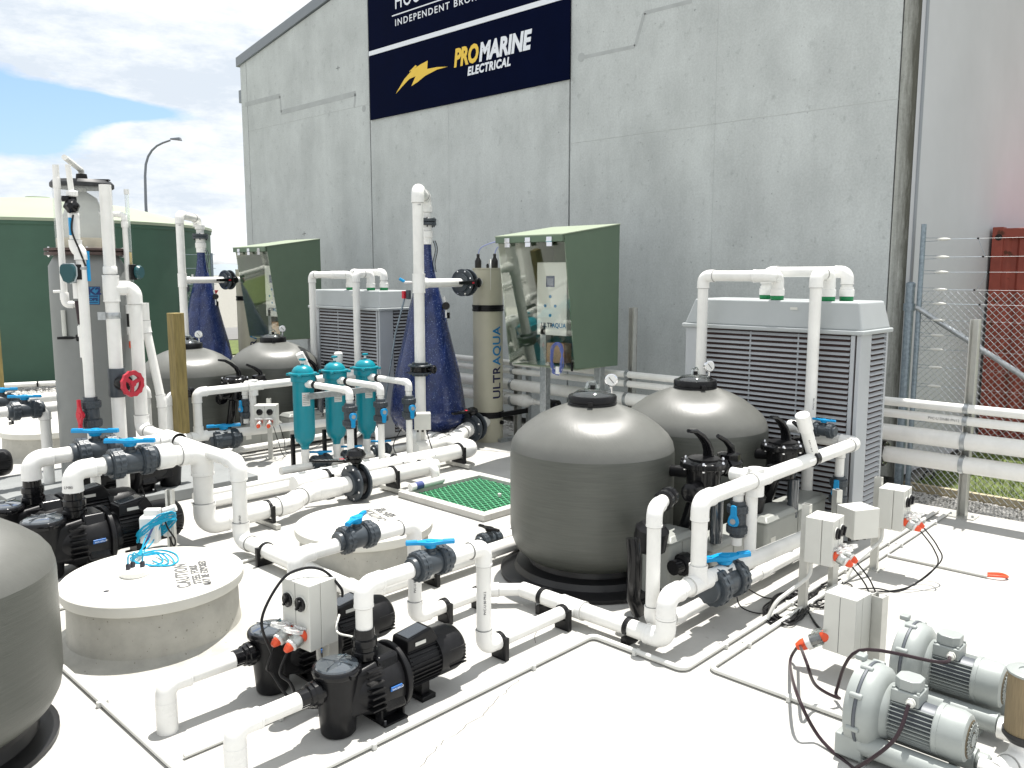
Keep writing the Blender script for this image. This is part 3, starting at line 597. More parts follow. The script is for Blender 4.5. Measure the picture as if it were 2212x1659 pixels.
# ================================================================ PIPE RACK
RX=8.86
rk=thing('pipe_rack','row of four long white pipes on steel posts along the warehouse wall','pipe rack',(RX,5,0))
rz=((1.095,.044),(.975,.044),(.775,.083),(.545,.083))
for i,(z,r) in enumerate(rz[:3]): MB().cyl((RX,-2.5,z),(RX,12.5 if i else 13,z),r,n=22).build('pipe',pvc,rk)
yb=GX(1913,978,RX).y; MB().cyl((RX,-2.5,.545),(RX,yb,.545),.083,n=24).build('pipe',pvc,rk)
MB().lathe([(.125,0),(.135,.01),(.135,.04),(.1,.05)],(RX,yb,.545),(0,1,0),24).build('end_flange',black,rk)
for k in range(8): a=2*PI*k/8; MB().cyl((RX+.115*math.cos(a),yb-.012,.545+.115*math.sin(a)),(RX+.115*math.cos(a),yb,.545+.115*math.sin(a)),.011,n=6).build('bolt',chrome,rk)
yr=GX(1125,857,RX).y; MB().cyl((RX,yr,.56),(RX,13,.56),.083,n=24).build('pipe',pvc,rk)
reducer(rk,(RX,yr,.56),(0,-1,0),.08,.04,.28); coupling(rk,(RX,yr+.4,.56),(0,1,0),.083,.25)
MB().cyl((RX,yr-.5,.56),(RX,yr-.2,.56),.035,n=14).build('pipe',pvc,rk)
MB().lathe([(.04,0),(.075,.03),(.075,.14),(.06,.16),(.075,.18),(.075,.28),(.04,.3)],(RX,yr-.75,.56),(0,1,0),20,lobes=10,amp=-.06).build('black_union',blackg,rk)
for y,v in ((2.42,690),(GX(1370,750,9.0).y,664),(GX(1122,880,9.0).y,775)):
    x=9.0; z=VZ(x,y,v); m=MB(); m.box((x,y,z/2),(.012,.08,z)); 
    for s in (-1,1): m.box((x-.04,y+s*.036,z/2),(.08,.008,z))
    m.bx(x-.13,x+.07,y-.13,y+.13,0,.012); m.build('rack_post',strut,rk)
    for zz,r in rz:
        MB().lathe([(r+.004,-.022),(r+.010,-.02),(r+.010,.02),(r+.004,.022)],(RX,y,zz),(0,1,0),22).build('pipe_strap',steel,rk)
for s in (-1,1):
    MB().cyl((8.95,2.42+s*.1,.012),(8.95,2.42+s*.1,.03),.012,n=8).build('anchor_bolt',steel,rk)
text('pipe_print','PVC-U DN80 PN12',.035,printg,frame((RX-.045,2.75,.965),(0,-1,0),(0,0,1)),rk,ext=.0002)
# ================================================================ HEAT PUMPS
def heat_pump(label):
    x0,x1,y0,y1=7.33,7.96,2.87,4.62; t=thing('heat_pump',label,'heat pump',(x0,y0,0),'twin louvred heat pumps')
    MB().bx(x0+.02,x1-.02,y0+.02,y1-.02,.06,1.86).build('dark_core',fin,t,smooth=False)
    for (a,b,c,d) in ((x0,x0+.24,y0,y0+.035),(x0,x0+.06,y1-.22,y1),(x1-.035,x1,y0,y0+.05),(x1-.05,x1,y1-.05,y1)): MB().bx(a-.003,b,c-.003 if c==y0 else c,d,.03,1.865).build('corner_panel',hpm,t,bevel=.006)
    MB().bx(x0-.004,x0+.05,y0+.05,y0+.085,.06,1.86).build('corner_panel',hpm,t,bevel=.003)
    MB().bx(x0-.004,x1,y0,y1,.02,.085).build('base_rail',hpm,t,bevel=.004)
    # slats on the wide face and on the narrow face
    n=37; sa=MB(); L=y1-y0-.32; sa.box((0,0,0),(.044,L,.003),M=Matrix.Rotation(R(-42),3,'Y')); first=sa.build('louvre_slat',hpm,t,smooth=False)
    yc=(y0+.09+y1-.225)/2
    lx=x1-x0-.29; sb=MB(); sb.box((0,0,0),(lx,.044,.003),M=Matrix.Rotation(R(42),3,'X')); fb=sb.build('louvre_slat',hpm,t,smooth=False)
    for k in range(n):
        z=.12+k*(1.72/(n-1))
        o=first if k==0 else first.copy(); p=fb if k==0 else fb.copy()
        if k: COL.objects.link(o); COL.objects.link(p)
        # meshes were centred on the world origin minus the heat pump base, so shift back
        o.location=Vector((x0+.014,yc,z)); p.location=Vector((x0+.25+lx/2,y0+.012,z))
    for k in (0,):
        pass
    for yy in (y1-.225-(L)/3,y1-.225-L*2/3): MB().bx(x0+.012,x0+.03,yy-.006,yy+.006,.1,1.85).build('louvre_stay',hpm,t,smooth=False)
    MB().bx(x0-.035,x1+.035,y0-.035,y1+.035,1.865,1.905).build('cover_rim',hpc,t,bevel=.012)
    m=MB(); i=.075; m.hexa([(x0-.015,y0-.015,1.9),(x1+.015,y0-.015,1.9),(x1+.015,y1+.015,1.9),(x0-.015,y1+.015,1.9),(x0+i*.4,y0+i*.5,2.15),(x1-i*.4,y0+i*.5,2.15),(x1-i*.4,y1-i,2.15),(x0+i*.4,y1-i,2.15)]); m.build('top_cover',hpc,t,bevel=.02)
    return t
hp=heat_pump('large grey louvred heat pump right behind the two front filter tanks')
# the slats were built round the origin: put them in the unit's own frame
for o in kids(hp):
    if o.name.startswith('louvre_slat'): o.location=o.location-hp.location+Vector(ORG[hp.name])*1
def hp_pipes(label):
    X0=7.2; ya=GX(1516,720,X0).y; zt=VZ(X0,ya,596); x1=7.44; yb=GX(1680,610,x1).y; r=.051
    t=thing('heat_pump_pipework',label,'pipework',(X0,ya,0),'white pipe loops over the heat pumps')
    run(t,[(X0,ya,.12),(X0,ya,zt),(X0,yb,zt),(x1,yb,zt),(x1,yb,2.24)],r)
    y3=GX(1758,720,X0).y; z3=VZ(X0,y3,592); run(t,[(X0,y3,.12),(X0,y3,z3),(x1+.02,y3,z3),(x1+.02,y3,2.24)],r)
    x4=7.62; y2=GX(1655,633,x4).y; y4=GX(1829,633,x4).y; z4=2.41; run(t,[(x4,y2,2.24),(x4,y2,z4),(x4,y4,z4),(x4,y4,2.24)],r*.95)
    for x,y in ((x1,yb),(x1+.02,y3),(x4,y2),(x4,y4)):
        MB().lathe([(.062,0),(.066,.01),(.066,.06),(.058,.065),(.058,.085)],(x,y,2.19),n=24).build('union',pvcf,t)
        MB().lathe([(.057,0),(.06,.004),(.06,.036),(.057,.04)],(x,y,2.15),n=24).build('union_ring',greenr,t)
    return t
hpp=hp_pipes('white pipes looping over the top of the right-hand heat pump to four green-ringed unions')
DY=6.79
for src,lab in ((hp,'grey louvred heat pump further back, left of the nearer blue cone'),(hpp,'white pipes looping over the further heat pump beside the green cabinet')):
    dup(src,src.location+Vector((0,DY,0)),0,lab)
# ================================================================ GREEN CABINETS
def cabinet(label,glab):
    xf,y0,y1=7.7,GX(1219,505,7.7).y,GX(1075,508,7.7).y; ztf=VZ(xf,y0,507); xr=GY(1339,484,y0).x; ztr=VZ(xr,y0,485); p=GY(1242,797,y0); q=GY(1330,790,y0)
    xb,zb=p.x,p.z; xq,zq=xr,q.z; t=thing('control_cabinet',label,'cabinet',(xf,y0,0),'green steel control cabinets')
    side_=[(xf,ztf),(xr,ztr),(xq,zq),(xb,zb)]
    for y in (y0,y1-.012): MB().prism(side_,(0,y,0),(1,0,0),(0,0,1),(0,1,0),.012).build('side_panel',green,t,smooth=False)
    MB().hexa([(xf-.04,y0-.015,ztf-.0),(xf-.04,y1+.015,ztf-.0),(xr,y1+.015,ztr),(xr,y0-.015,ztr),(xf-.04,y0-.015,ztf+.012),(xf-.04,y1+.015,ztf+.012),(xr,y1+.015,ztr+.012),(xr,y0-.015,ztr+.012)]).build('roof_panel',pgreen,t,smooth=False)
    MB().bx(xr-.014,xr,y0+.013,y1-.013,zq,ztr-.005).build('back_panel',green,t,smooth=False)
    MB().bx(xb+.05,xr-.02,y0+.013,y1-.013,zq-.0,zq+.012).build('floor_panel',pgreen,t,smooth=False)
    MB().hexa([(xf-.04,y0,ztf-.075),(xf-.01,y0,ztf-.075),(xf-.01,y1,ztf-.075),(xf-.04,y1,ztf-.075),(xf-.04,y0,ztf),(xf-.01,y0,ztf),(xf-.01,y1,ztf),(xf-.04,y1,ztf)]).build('front_rail',green,t,smooth=False)
    d=Vector((xb-xf,0,zb-ztf)); dn=d.normalized(); nn=Vector((dn.z,0,-dn.x)); L=d.length-.09
    M=Matrix(((0,dn.x,nn.x),(1,0,0),(0,dn.z,nn.z))); c=Vector((xf,(y0+y1)/2,ztf))+dn*(.08+L/2)
    MB().box(c+nn*.004,(y1-y0+.01,L,.006),M=M).build('clear_front_sheet',clearp,t,smooth=False)
    for k in (.2,.5,.8):
        h=Vector((xf-.045,y1-(y1-y0)*k*1.05+.02,ztf-.07)); m=MB(); m.box(h+Vector((0,0,.03)),(.012,.085,.045)); m.box(h+Vector((.004,0,-.035)),(.012,.085,.05)); m.cyl(h-Vector((.004,.045,.0)),h-Vector((.004,-.045,0)),.009,n=8); m.build('hinge',chrome,t)
    MB().box(Vector((xb-.01,y0+.04,zb+.02)),(.02,.02,.10)).build('latch',black,t)
    # contents
    MB().bx(xf+.42,xf+.62,y0+.03,y0+.55,ztf-1.32,ztf-.30).build('mounting_board',wood,t,smooth=False) if False else None
    bx0=xf+.40; by1=GX(1160,640,bx0).y; by0=by1-.50; bt=VZ(bx0,by1,567); bb=VZ(bx0,by1,722)
    o=MB().bx(bx0,bx0+.2,by0,by1,bb,bt).build('controller_box',mat('controller_white',(.8,.8,.78),.35),t,bevel=.006)
    yc=(by0+by1)/2+.02
    MB().bx(bx0-.006,bx0,yc-.07,yc+.07,bt-.31,bt-.17).build('display',skyd,o,bevel=.002); MB().bx(bx0-.008,bx0-.006,yc-.052,yc+.052,bt-.29,bt-.20).build('screen',mat('screen_grey',(.18,.2,.3),.1),o)
    for dy,dz in ((0,-.43),(-.085,-.55),(.085,-.55),(0,-.67)): MB().cyl((bx0-.008,yc+dy,bt+dz),(bx0,yc+dy,bt+dz),.02,n=14).build('button',ltxt,o)
    text('brand_lettering','ULTR',.082,ntxt,frame((bx0-.002,yc+.155,bb+.10),(0,-1,0),(0,0,1)),o,bold=.0015,ext=.0006,space=1.02); text('brand_lettering','AQUA',.082,ltxt,frame((bx0-.002,yc-.025,bb+.10),(0,-1,0),(0,0,1)),o,bold=.0015,ext=.0006,space=1.02)
    MB().bx(xr-.06,xr-.02,y0+.1,y1-.1,zq+.42,zq+.50).build('wooden_rail',mat('raw_timber',(.42,.26,.15),.8,var=.25,vs=20),t); MB().bx(xf+.3,xr-.03,y0+.03,y0+.08,zq+.3,zq+.36).build('wooden_rail',MAT['raw_timber'],t)
    MB().bx(bx0+.02,bx0+.16,by0+.05,by1-.1,zq+.05,zq+.3).build('junction_box',MAT['raw_timber'],t)
    # legs
    for (lx,ly) in ((xf+.45,y1-.42),(xr-.12,y0+.2)):
        m=MB(); m.box((lx,ly,zb*.5+.25),(.10,.10,zb+.5)); m.box((lx,ly,.006),(.22,.22,.012)); m.build('square_leg',steel,t,bevel=.006)
    return t
cb=cabinet('green steel cabinet with a clear sloping front, on legs right of the cream reactor','')
dup(cb,cb.location+Vector((0,6.75,0)),0,'green steel cabinet partly hidden by the left-hand blue cone and grey dome tanks, furthest back')
# coil of blue grey cable hanging under the cabinet
def hank(c,axis1,axis2,r1,r2,n,turns,m,name,label,cat,wr=.004,seed=3,parent=None):
    rnd=random.Random(seed); c=Vector(c); a1=Vector(axis1);a2=Vector(axis2); nn=a1.cross(a2).normalized(); P=[]
    for k in range(turns*n):
        a=2*PI*k/n; f=1+rnd.uniform(-.12,.12); P.append(c+a1*r1*f*math.cos(a)+a2*r2*f*math.sin(a)+nn*rnd.uniform(-.03,.03))
    return cable(P,wr,m,name,label,cat,parent=parent,n=5,steps=3)
q=GX(1203,775,7.78); hank(q,(0,1,0),(0,0,1),.085,.19,12,9,mat('blue_grey_pvc_cable',(.12,.16,.42),.4),'cable_coil','blue-grey coil of cable hanging below the open front of the right-hand green cabinet','cable',.005)
q2=GX(1205,800,7.76); tag(MB().box(q2,(.03,.05,.09)).build('cable_tag',white),'small white plug hanging in the blue-grey coil under the green cabinet','plug')
# ================================================================ UV REACTORS
def bend_text(body,r,cx,cy,ang,z0,size,m,parent,**k):
    o=text('vertical_lettering',body,size,m,Matrix.Identity(4),None,ext=.0004,**k)
    import bmesh
    bm=bmesh.new(); bm.from_mesh(o.data)
    for k in range(1,9): bmesh.ops.bisect_plane(bm,geom=bm.verts[:]+bm.edges[:]+bm.faces[:],plane_co=(0,size*.1*k-.02,0),plane_no=(0,1,0))
    bm.to_mesh(o.data); bm.free(); og=Vector(ORG[parent.name])
    for v in o.data.vertices:
        along,across,dep=v.co.x,v.co.y,v.co.z; a=ang+(-(across-size*.36))/r*-1*-1
        a=ang-(size*.36-across)/r*-1
        a=ang-(across-size*.36)/r
        rr=r+.0015+dep; v.co=Vector((cx+rr*math.cos(a),cy+rr*math.sin(a),z0+along))-og
    o.parent=parent; return max(v.co.z for v in o.data.vertices)+og.z
def reactor(label):
    x,y=8.42,8.58; zt=VZ(x,y,582); r=.213; t=thing('uv_reactor',label,'reactor',(x,y,0),'cream upright ultraviolet reactors')
    MB().lathe([(r,0.0),(r,zt-.004),(r-.004,zt)],(x,y,0),n=48).build('vessel',cream,t)
    MB().lathe([(r+.004,0),(r+.004,.02)],(x,y,zt),n=48).build('lid',cream,t)
    for v in (665,893):
        z=VZ(x,y,v); MB().lathe([(r+.003,-.045),(r+.012,-.042),(r+.012,-.02),(r+.006,-.016),(r+.006,.016),(r+.012,.02),(r+.012,.042),(r+.003,.045)],(x,y,z),n=40).build('clamp_band',black,t)
        MB().box((x-r-.02,y-.06,z),(.05,.03,.06)).build('clamp_bolt',black,t)
    z=VZ(x,y,893); m=MB(); m.bx(x+.02,x+.6,y-r-.03,y-r+.01,z-.035,z+.035); m.build('support_arm',black,t,bevel=.004)
    for dx,dy in ((-.07,.12),(.02,-.12)):
        q=Vector((x+dx,y+dy,zt+.02)); MB().lathe([(.042,0),(.046,.01),(.046,.10),(.03,.13),(.02,.15),(.022,.19),(.014,.2)],q,n=16).build('lamp_plug',blackr,t)
        cable([q+Vector((0,0,.19)),q+Vector((.05,-.04,.30)),q+Vector((.2,-.28,.38)),q+Vector((.3,-.62,.34))],.008,mat('pale_blue_cable',(.28,.32,.55),.4),'lamp_cable',parent=t)
    q=Vector((x-.02,y-.02,zt+.02)); MB().lathe([(.018,0),(.02,.04),(.01,.06)],q,n=12).build('small_plug',blackr,t); cable([q+Vector((0,0,.05)),q+Vector((0,-.06,.12)),q+Vector((-.1,-.16,.02)),q+Vector((-.14,-.2,-.3))],.004,ivory,'sensor_wire',parent=t)
    fa=math.atan2(-y,-x)+.62   # lettering faces a little to the right of the approach
    z0=VZ(x,y,858); zz=bend_text('ULTR',r,x,y,fa,z0,.185,ntxt,t,bold=.004,space=1.06)
    bend_text('AQUA',r,x,y,fa,zz+.012,.185,ltxt,t,bold=.004,space=1.06)
    MB().lathe([(.02,0),(.03,.0),(.03,.03)],(x+.05,y-r-.0,.28),(0,-1,0),12).build('drain_plug',black,t)
    return t
uv=reactor('cream upright ultraviolet reactor with blue vertical lettering, right of the tall white pipe')
dup(uv,uv.location+Vector((0,6.75,0)),0,'cream upright ultraviolet reactor half hidden behind the furthest green cabinet')
m=thing('reactor_stand','slim steel stand carrying the clamp arm right of the cream reactor','stand',(9.02,8.2,0))
MB().bx(9.0,9.06,8.32,8.38,0,1.15).build('upright',steel,m,bevel=.003); MB().bx(8.4,9.06,8.30,8.36,.0,.05).build('foot_rail',steel,m,bevel=.003)
# ================================================================ BLUE CONES WITH THEIR TALL PIPES
def cone(label):
    cx,cy=7.5,8.83; D=(Vector((cx,cy,1.5))-EYE).dot(_fw); k=D/F
    prof=[(30,932),(60,926),(76,910),(82,893),(81.5,878),(77,845),(69,800),(60,765),(54,740),(46,705),(38,665),(31,640),(24,612),(19,592),(15,570),(12,548),(11.5,528)]
    t=thing('degassing_cone',label,'cone',(cx,cy,0),'dark blue fibreglass cones'); MB().lathe([(r*k,VZ(cx,cy,v)) for r,v in prof],(cx,cy,0),n=56).build('cone_shell',bluecone,t)
    z=VZ(cx,cy,528); L=lambda v: VZ(cx,cy,v)
    MB().lathe([(.085,z),(.085,L(515)),(.098,L(513)),(.098,L(500)),(.085,L(498)),(.085,L(482))],(cx,cy,0),n=24).build('white_adapter',pvcf,t)
    for a,b in ((487,480),(479,472)): MB().lathe([(.14,L(a)),(.145,L(a)+.004),(.145,L(b)-.004),(.14,L(b))],(cx,cy,0),n=28).build('neck_flange',dgrey,t)
    for i in range(6): a=2*PI*i/6; MB().cyl((cx+.12*math.cos(a),cy+.12*math.sin(a),L(491)),(cx+.12*math.cos(a),cy+.12*math.sin(a),L(470)),.009,n=6).build('bolt',black,t)
    MB().lathe([(.07,L(472)),(.07,L(460)),(.09,L(458)),(.09,L(446))],(cx,cy,0),n=24).build('white_adapter',pvcf,t)
    # sample taps
    a=_rt; f=Vector((_fw.x,_fw.y,0)).normalized()
    for s,v in ((-1,610),):
        q=Vector((cx,cy,L(v)))-f*.05+a*s*.16; MB().cyl(q,q+a*s*.14,.018,n=10).build('sample_tap',white,t); MB().cyl(q+a*s*.13+Vector((0,0,.01)),q+a*s*.2+Vector((0,0,.05)),.02,n=8).build('tap_handle',blue,t); MB().cyl(q+Vector((0,0,-.06)),q+Vector((0,0,.1)),.02,n=10).build('tap_riser',white,t)
    q=Vector((cx,cy,L(660)))+a*.27-f*.1; MB().lathe([(.05,-.03),(.055,0),(.05,.03)],q,-f,16).build('small_black_valve',blackg,t); MB().tube([q+Vector((0,0,.12))-a*.03,q+Vector((0,0,.0)),q+Vector((0,0,-.16))],.014,8).build('small_riser',white,t); MB().box(q+Vector((0,0,-.13))+a*.03,(.03,.03,.08)).build('small_lever',black,t)
    for i in range(3):
        q=Vector((cx,cy,L(520)))+a*(.10+.015*i)-f*.04; cable([q,q+Vector((0,0,-.12))+a*.03,q+Vector((0,0,-.3))-a*.005,q+Vector((0,0,-.42))+a*.01],.005,[black,galv,black][i],'thin_tube',parent=t)
    # strap running down the left flank
    MB().tube([Vector((cx,cy,L(628)))-a*.26-f*.1,Vector((cx,cy,L(720)))-a*.42-f*.1,Vector((cx,cy,L(860)))-a*.58-f*.05],.012,8).build('guy_strut',galv,t)
    q=Vector((cx,cy,L(636)))-a*.23-f*.15; MB().lathe([(.03,-.06),(.035,-.05),(.035,.05),(.03,.06)],q,n=14).build('small_valve',dgrey,t); MB().box(q-a*.06,(.04,.04,.1)).build('red_tap',red,t)
    return t
co=cone('dark blue sparkling cone tank directly behind the tall white pipe in the middle')
def tallpipe(label):
    px,py=6.9,8.27; cx,cy=7.5,8.83; r=.069; zt=VZ(px,py,409); zb=VZ(px,py,1000); t=thing('tall_standpipe',label,'pipe',(px,py,0),'tall white standpipes')
    zc=VZ(cx,cy,450); tz=VZ(px,py,612)
    run(t,[(px,py,.1),(px,py,zt),(cx,cy,zt-.02),(cx,cy,zc)],r)
    ux,uy=8.42,8.58; d=Vector((ux-px,uy-py,0)); L=d.length; d.normalize(); P=Vector((px,py,tz)); tee(t,P,(0,0,1),d,r,.058)
    MB().cyl(P+d*.1,P+d*(L-.2),.057,n=20).build('pipe',pvc,t)
    butterfly(t,P+d*(L-.55),d,.062,(.5,-.85,0),(-.85,-.5,.02)) if False else butterfly(t,P+d*(L-.56),d,.092,d.cross(Vector((0,0,1))),-d)
    z=VZ(px,py,797); butterfly(t,Vector((px,py,z)),(0,0,1),.078,(_rt.x*.9-.3,_rt.y*.9,0),(-_rt.x,-_rt.y,-.12))
    text('size_print','100',.03,printb,frame((px-.055,py-.058,zt-.2),_rt,(0,0,1)),t,ext=.0002)
    return t
tp=tallpipe('tallest white standpipe in the middle with a domed elbow on top and black flanged valves')
dup(co,co.location+Vector((0,6.5,0)),0,'dark blue cone tank at the left, behind the grey dome tanks and the timber post')
dup(tp,tp.location+Vector((0,6.6,0)),0,'white standpipe just left of the further blue cone with a slanted top elbow')
# ================================================================ SAND FILTER TANKS
def sandtank(label,loc,lid=True,br=1.):
    t=thing('filter_tank',label,'filter tank',(0,0,0),'grey domed sand filter tanks'); ORG[t.name]=(0,0,0)
    MB().lathe([(.71*br,0),(.73*br,.01),(.73*br,.035),(.68*br,.05),(.62*br,.055),(.60*br,.10),(.50,.11),(.49,.16),(.40,.17),(.40,.22)],n=56).build('base_ring',mat('satin_black_base',(.012,.012,.013),.35,var=.2,vs=4),t)
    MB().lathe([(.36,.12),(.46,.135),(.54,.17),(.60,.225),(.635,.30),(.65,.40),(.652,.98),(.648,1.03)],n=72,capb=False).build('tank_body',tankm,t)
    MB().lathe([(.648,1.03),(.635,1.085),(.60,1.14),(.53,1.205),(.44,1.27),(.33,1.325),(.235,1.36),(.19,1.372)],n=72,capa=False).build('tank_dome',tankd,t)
    if lid:
        MB().lathe([(.185,1.36),(.192,1.365),(.192,1.385),(.188,1.39),(.192,1.395),(.192,1.435),(.185,1.445),(.165,1.445)],n=40).build('clamp_ring',black,t)
        for k in range(2): a=k*PI+.6; MB().box((.205*math.cos(a),.205*math.sin(a),1.40),(.04,.04,.03),rz=a).build('ring_clasp',black,t)
        l=MB().lathe([(.163,1.435),(.155,1.455),(.12,1.478),(.06,1.492),(.01,1.495)],n=36).build('clear_dome_lid',clear,t)
        MB().lathe([(.155,1.43),(.15,1.44),(.02,1.44)],n=30).build('lid_underside',mat('lid_water',(.30,.31,.36),.15,.6,var=.5,vs=30,bump=.6,bs=60),t)
        P=[Vector((-.05,.02,1.47)),Vector((-.055,.02,1.51)),Vector((-.035,.02,1.545)),Vector((.03,.0,1.55)),Vector((.055,-.01,1.52)),Vector((.05,-.015,1.47))]; MB().tube(P,.010,8).build('lid_handle',clear,t)
        a=HEAD-PI; f=Vector((math.cos(a),math.sin(a),0)); c=Vector((.155*.75,-.155*.6,1.56)); g=MB().lathe([(.048,-.015),(.052,-.012),(.052,.012),(.048,.014)],c,f,24).build('pressure_gauge',chrome,t); MB().cyl(c+f*.0142,c+f*.016,.043,n=24).build('gauge_face',mat('gauge_face',(.8,.8,.78),.3),g); MB().box(c+f*.017,(.004,.004,.06),M=Matrix.Rotation(.7,3,f)).build('gauge_needle',printb,g)
        MB().cyl(c-Vector((0,0,.05)),c-Vector((0,0,.14)),.012,n=8).build('gauge_stem',chrome,t); MB().cyl((.0,0,1.49),(0,0,1.52),.02,n=10).build('air_bleed',black,t)
    # side connections to the multiport valve (towards -Y)
    for z,L in ((.72,.26),(.20,.24)):
        y=-.64 if z>.3 else -.56
        MB().lathe([(.05,0),(.078,.0),(.078,.03),(.07,.035),(.07,.08),(.055,.085),(.05,.12)],(.05,y+.02,z),(0,-1,0),28,lobes=14,amp=-.03).build('tank_union',blackg,t)
    t.location=loc; t.rotation_euler=(0,0,0); return t
t1=sandtank('large grey domed filter tank at front, right of the green grating',(5.2,4.12,0))
dup(t1,(6.6,4.05,0),.3,'grey domed filter tank standing just behind the large front one, before the louvred heat pump')
dup(t1,(5.25,11.25,0),.1,'grey domed filter tank directly behind the timber post')
dup(t1,(6.65,11.4,0),.5,'grey domed filter tank in front of the furthest green cabinet, right of the timber post')
t5=sandtank('large grey tank cut off by the left edge of the photo in the foreground',(0,0,0),False,.84); t5.location=(.79,4.86,0); t5.scale=(1.0,1.0,.89)
# ================================================================ MANHOLES AND PIT
def manhole(label,c,rr,zl,lett,rot,hole=True):
    t=thing('manhole',label,'manhole',(c[0],c[1],0))
    MB().lathe([(rr*1.16,0),(rr*1.02,.008),(rr*.955,.04),(rr*.94,.1),(rr*.93,zl-.085)],(c[0],c[1],0),n=72).build('riser_ring',conc2,t)
    o=MB().lathe([(rr*.95,zl-.085),(rr*.985,zl-.075),(rr,zl-.055),(rr,zl-.008),(rr-.008,zl)],(c[0],c[1],0),n=96).build('lid',lidc,t)
    if hole: MB().cyl((c[0]-rr*.6,c[1]-.1,zl),(c[0]-rr*.6,c[1]-.1,zl+.0015),.018,n=16).build('lifting_hole',printb,o)
    for k,(s,sz,dy) in enumerate(lett):
        M=Matrix.Translation((c[0],c[1],zl+.0005))@Matrix.Rotation(rot,4,'Z')@Matrix.Translation((-.17,dy,0))
        text('stencil_lettering',s,sz,printg,M,o,ext=.0004,xs=.8,space=1.1)
    return t
LET=[('CAUTION',.115,.0),('STEEL FORK',.062,-.095),('MAY BE EXPOSED',.062,-.18)]
mh=manhole('round concrete manhole lid in the left foreground with blue cables lying on it',(2.26,5.52),.575,.395,[],0,True)
c2=G(790,1128,.37)
mh2=manhole('round concrete manhole lid behind the two blue handled valves, with upside down stencilling',(c2.x,c2.y+.02),.56,.37,[],PI,False)
c3=G(135,925,.37); manhole('far round concrete manhole at the left edge behind the grey column',(c3.x-.1,c3.y+.3),.56,.37,[],0,False)
def lid_text(root,body,a,b,hgt,zz):
    A=G(a[0],a[1],zz+.0022); B=G(b[0],b[1],zz+.0022); x=(B-A); L=x.length; x.normalize(); y=Vector((0,0,1)).cross(x)
    o=text('stencil_lettering',body,hgt,printg,Matrix.Identity(4),None,ext=.001,bold=.0025,space=1.15)
    w=max(v.co.x for v in o.data.vertices); M=frame(A,x,y)@Matrix.Diagonal((L/w,1,1,1)); M=Matrix.Translation(-Vector(ORG[root.name]))@M
    o.data.transform(M); o.parent=root; return o
for body,a,b,h_ in (('CAUTION',(413,1267),(402,1217),.12),('STEEL FORK',(436,1259),(424,1219),.07),('MAY BE EXPOSED',(457,1262),(443,1210),.07)): lid_text(mh,body,a,b,h_,.395)
for body,a,b,h_ in (('CAUTION',(838,1124),(800,1100),.11),('STEEL FORK',(850,1116),(815,1098),.06),('MAY BE',(857,1114),(828,1097),.06)): lid_text(mh2,body,a,b,h_,.37)
# pit with green grating
pt=thing('sump_pit','square sump pit with pale raised kerb and green honeycomb grating','pit',(6.0,6.35,0))
kerb=mat('kerb_concrete',(.50,.49,.46),.85,var=.1,vs=5,bump=.2,bs=20)
px0,px1,py0,py1=5.53,6.75,5.70,7.03; kh=.07; kw=.10
for a,b,c,d in ((px0,px0+kw,py0,py1),(px1-kw,px1,py0,py1),(px0+kw,px1-kw,py0,py0+kw),(px0+kw,px1-kw,py1-kw,py1)): MB().bx(a,b,c,d,0,kh).build('kerb',kerb,pt,bevel=.01)
MB().bx(px0+kw,px1-kw,py0+kw,py1-kw,.0025,.006).build('dark_water',mat('sump_dark',(.03,.045,.035),.4),pt)
gm=MB(); p=.068; ix0,ix1,iy0,iy1=px0+kw+.012,px1-kw-.012,py0+kw+.012,py1-kw-.012; y=iy0; row=0; w=.0065
while y<iy1-.01:
    x=ix0+(p/2 if row%2 else 0)
    while x<ix1-.02:
        for (ax,ay,bx_,by_) in ((x,y,x+p/2,y+p*.29),(x+p/2,y+p*.29,x+p,y),(x+p/2,y+p*.29,x+p/2,y+p*.87)):
            d=Vector((bx_-ax,by_-ay,0)); L=d.length; d.normalize(); M=Matrix((d,Vector((-d.y,d.x,0)),Vector((0,0,1)))).transposed()
            gm.box(((ax+bx_)/2,(ay+by_)/2,.030),(L+w,w*1.7,.010),M=M)
        x+=p
    y+=p*.87; row+=1
o=gm.build('honeycomb_grating',gratem,pt,smooth=False); o['kind']='stuff'
MB().cyl((px1-.55,py0+.45,.045),(px1-.55,py0+.45,.075),.02,n=10).build('lifting_knob',ivory,pt)
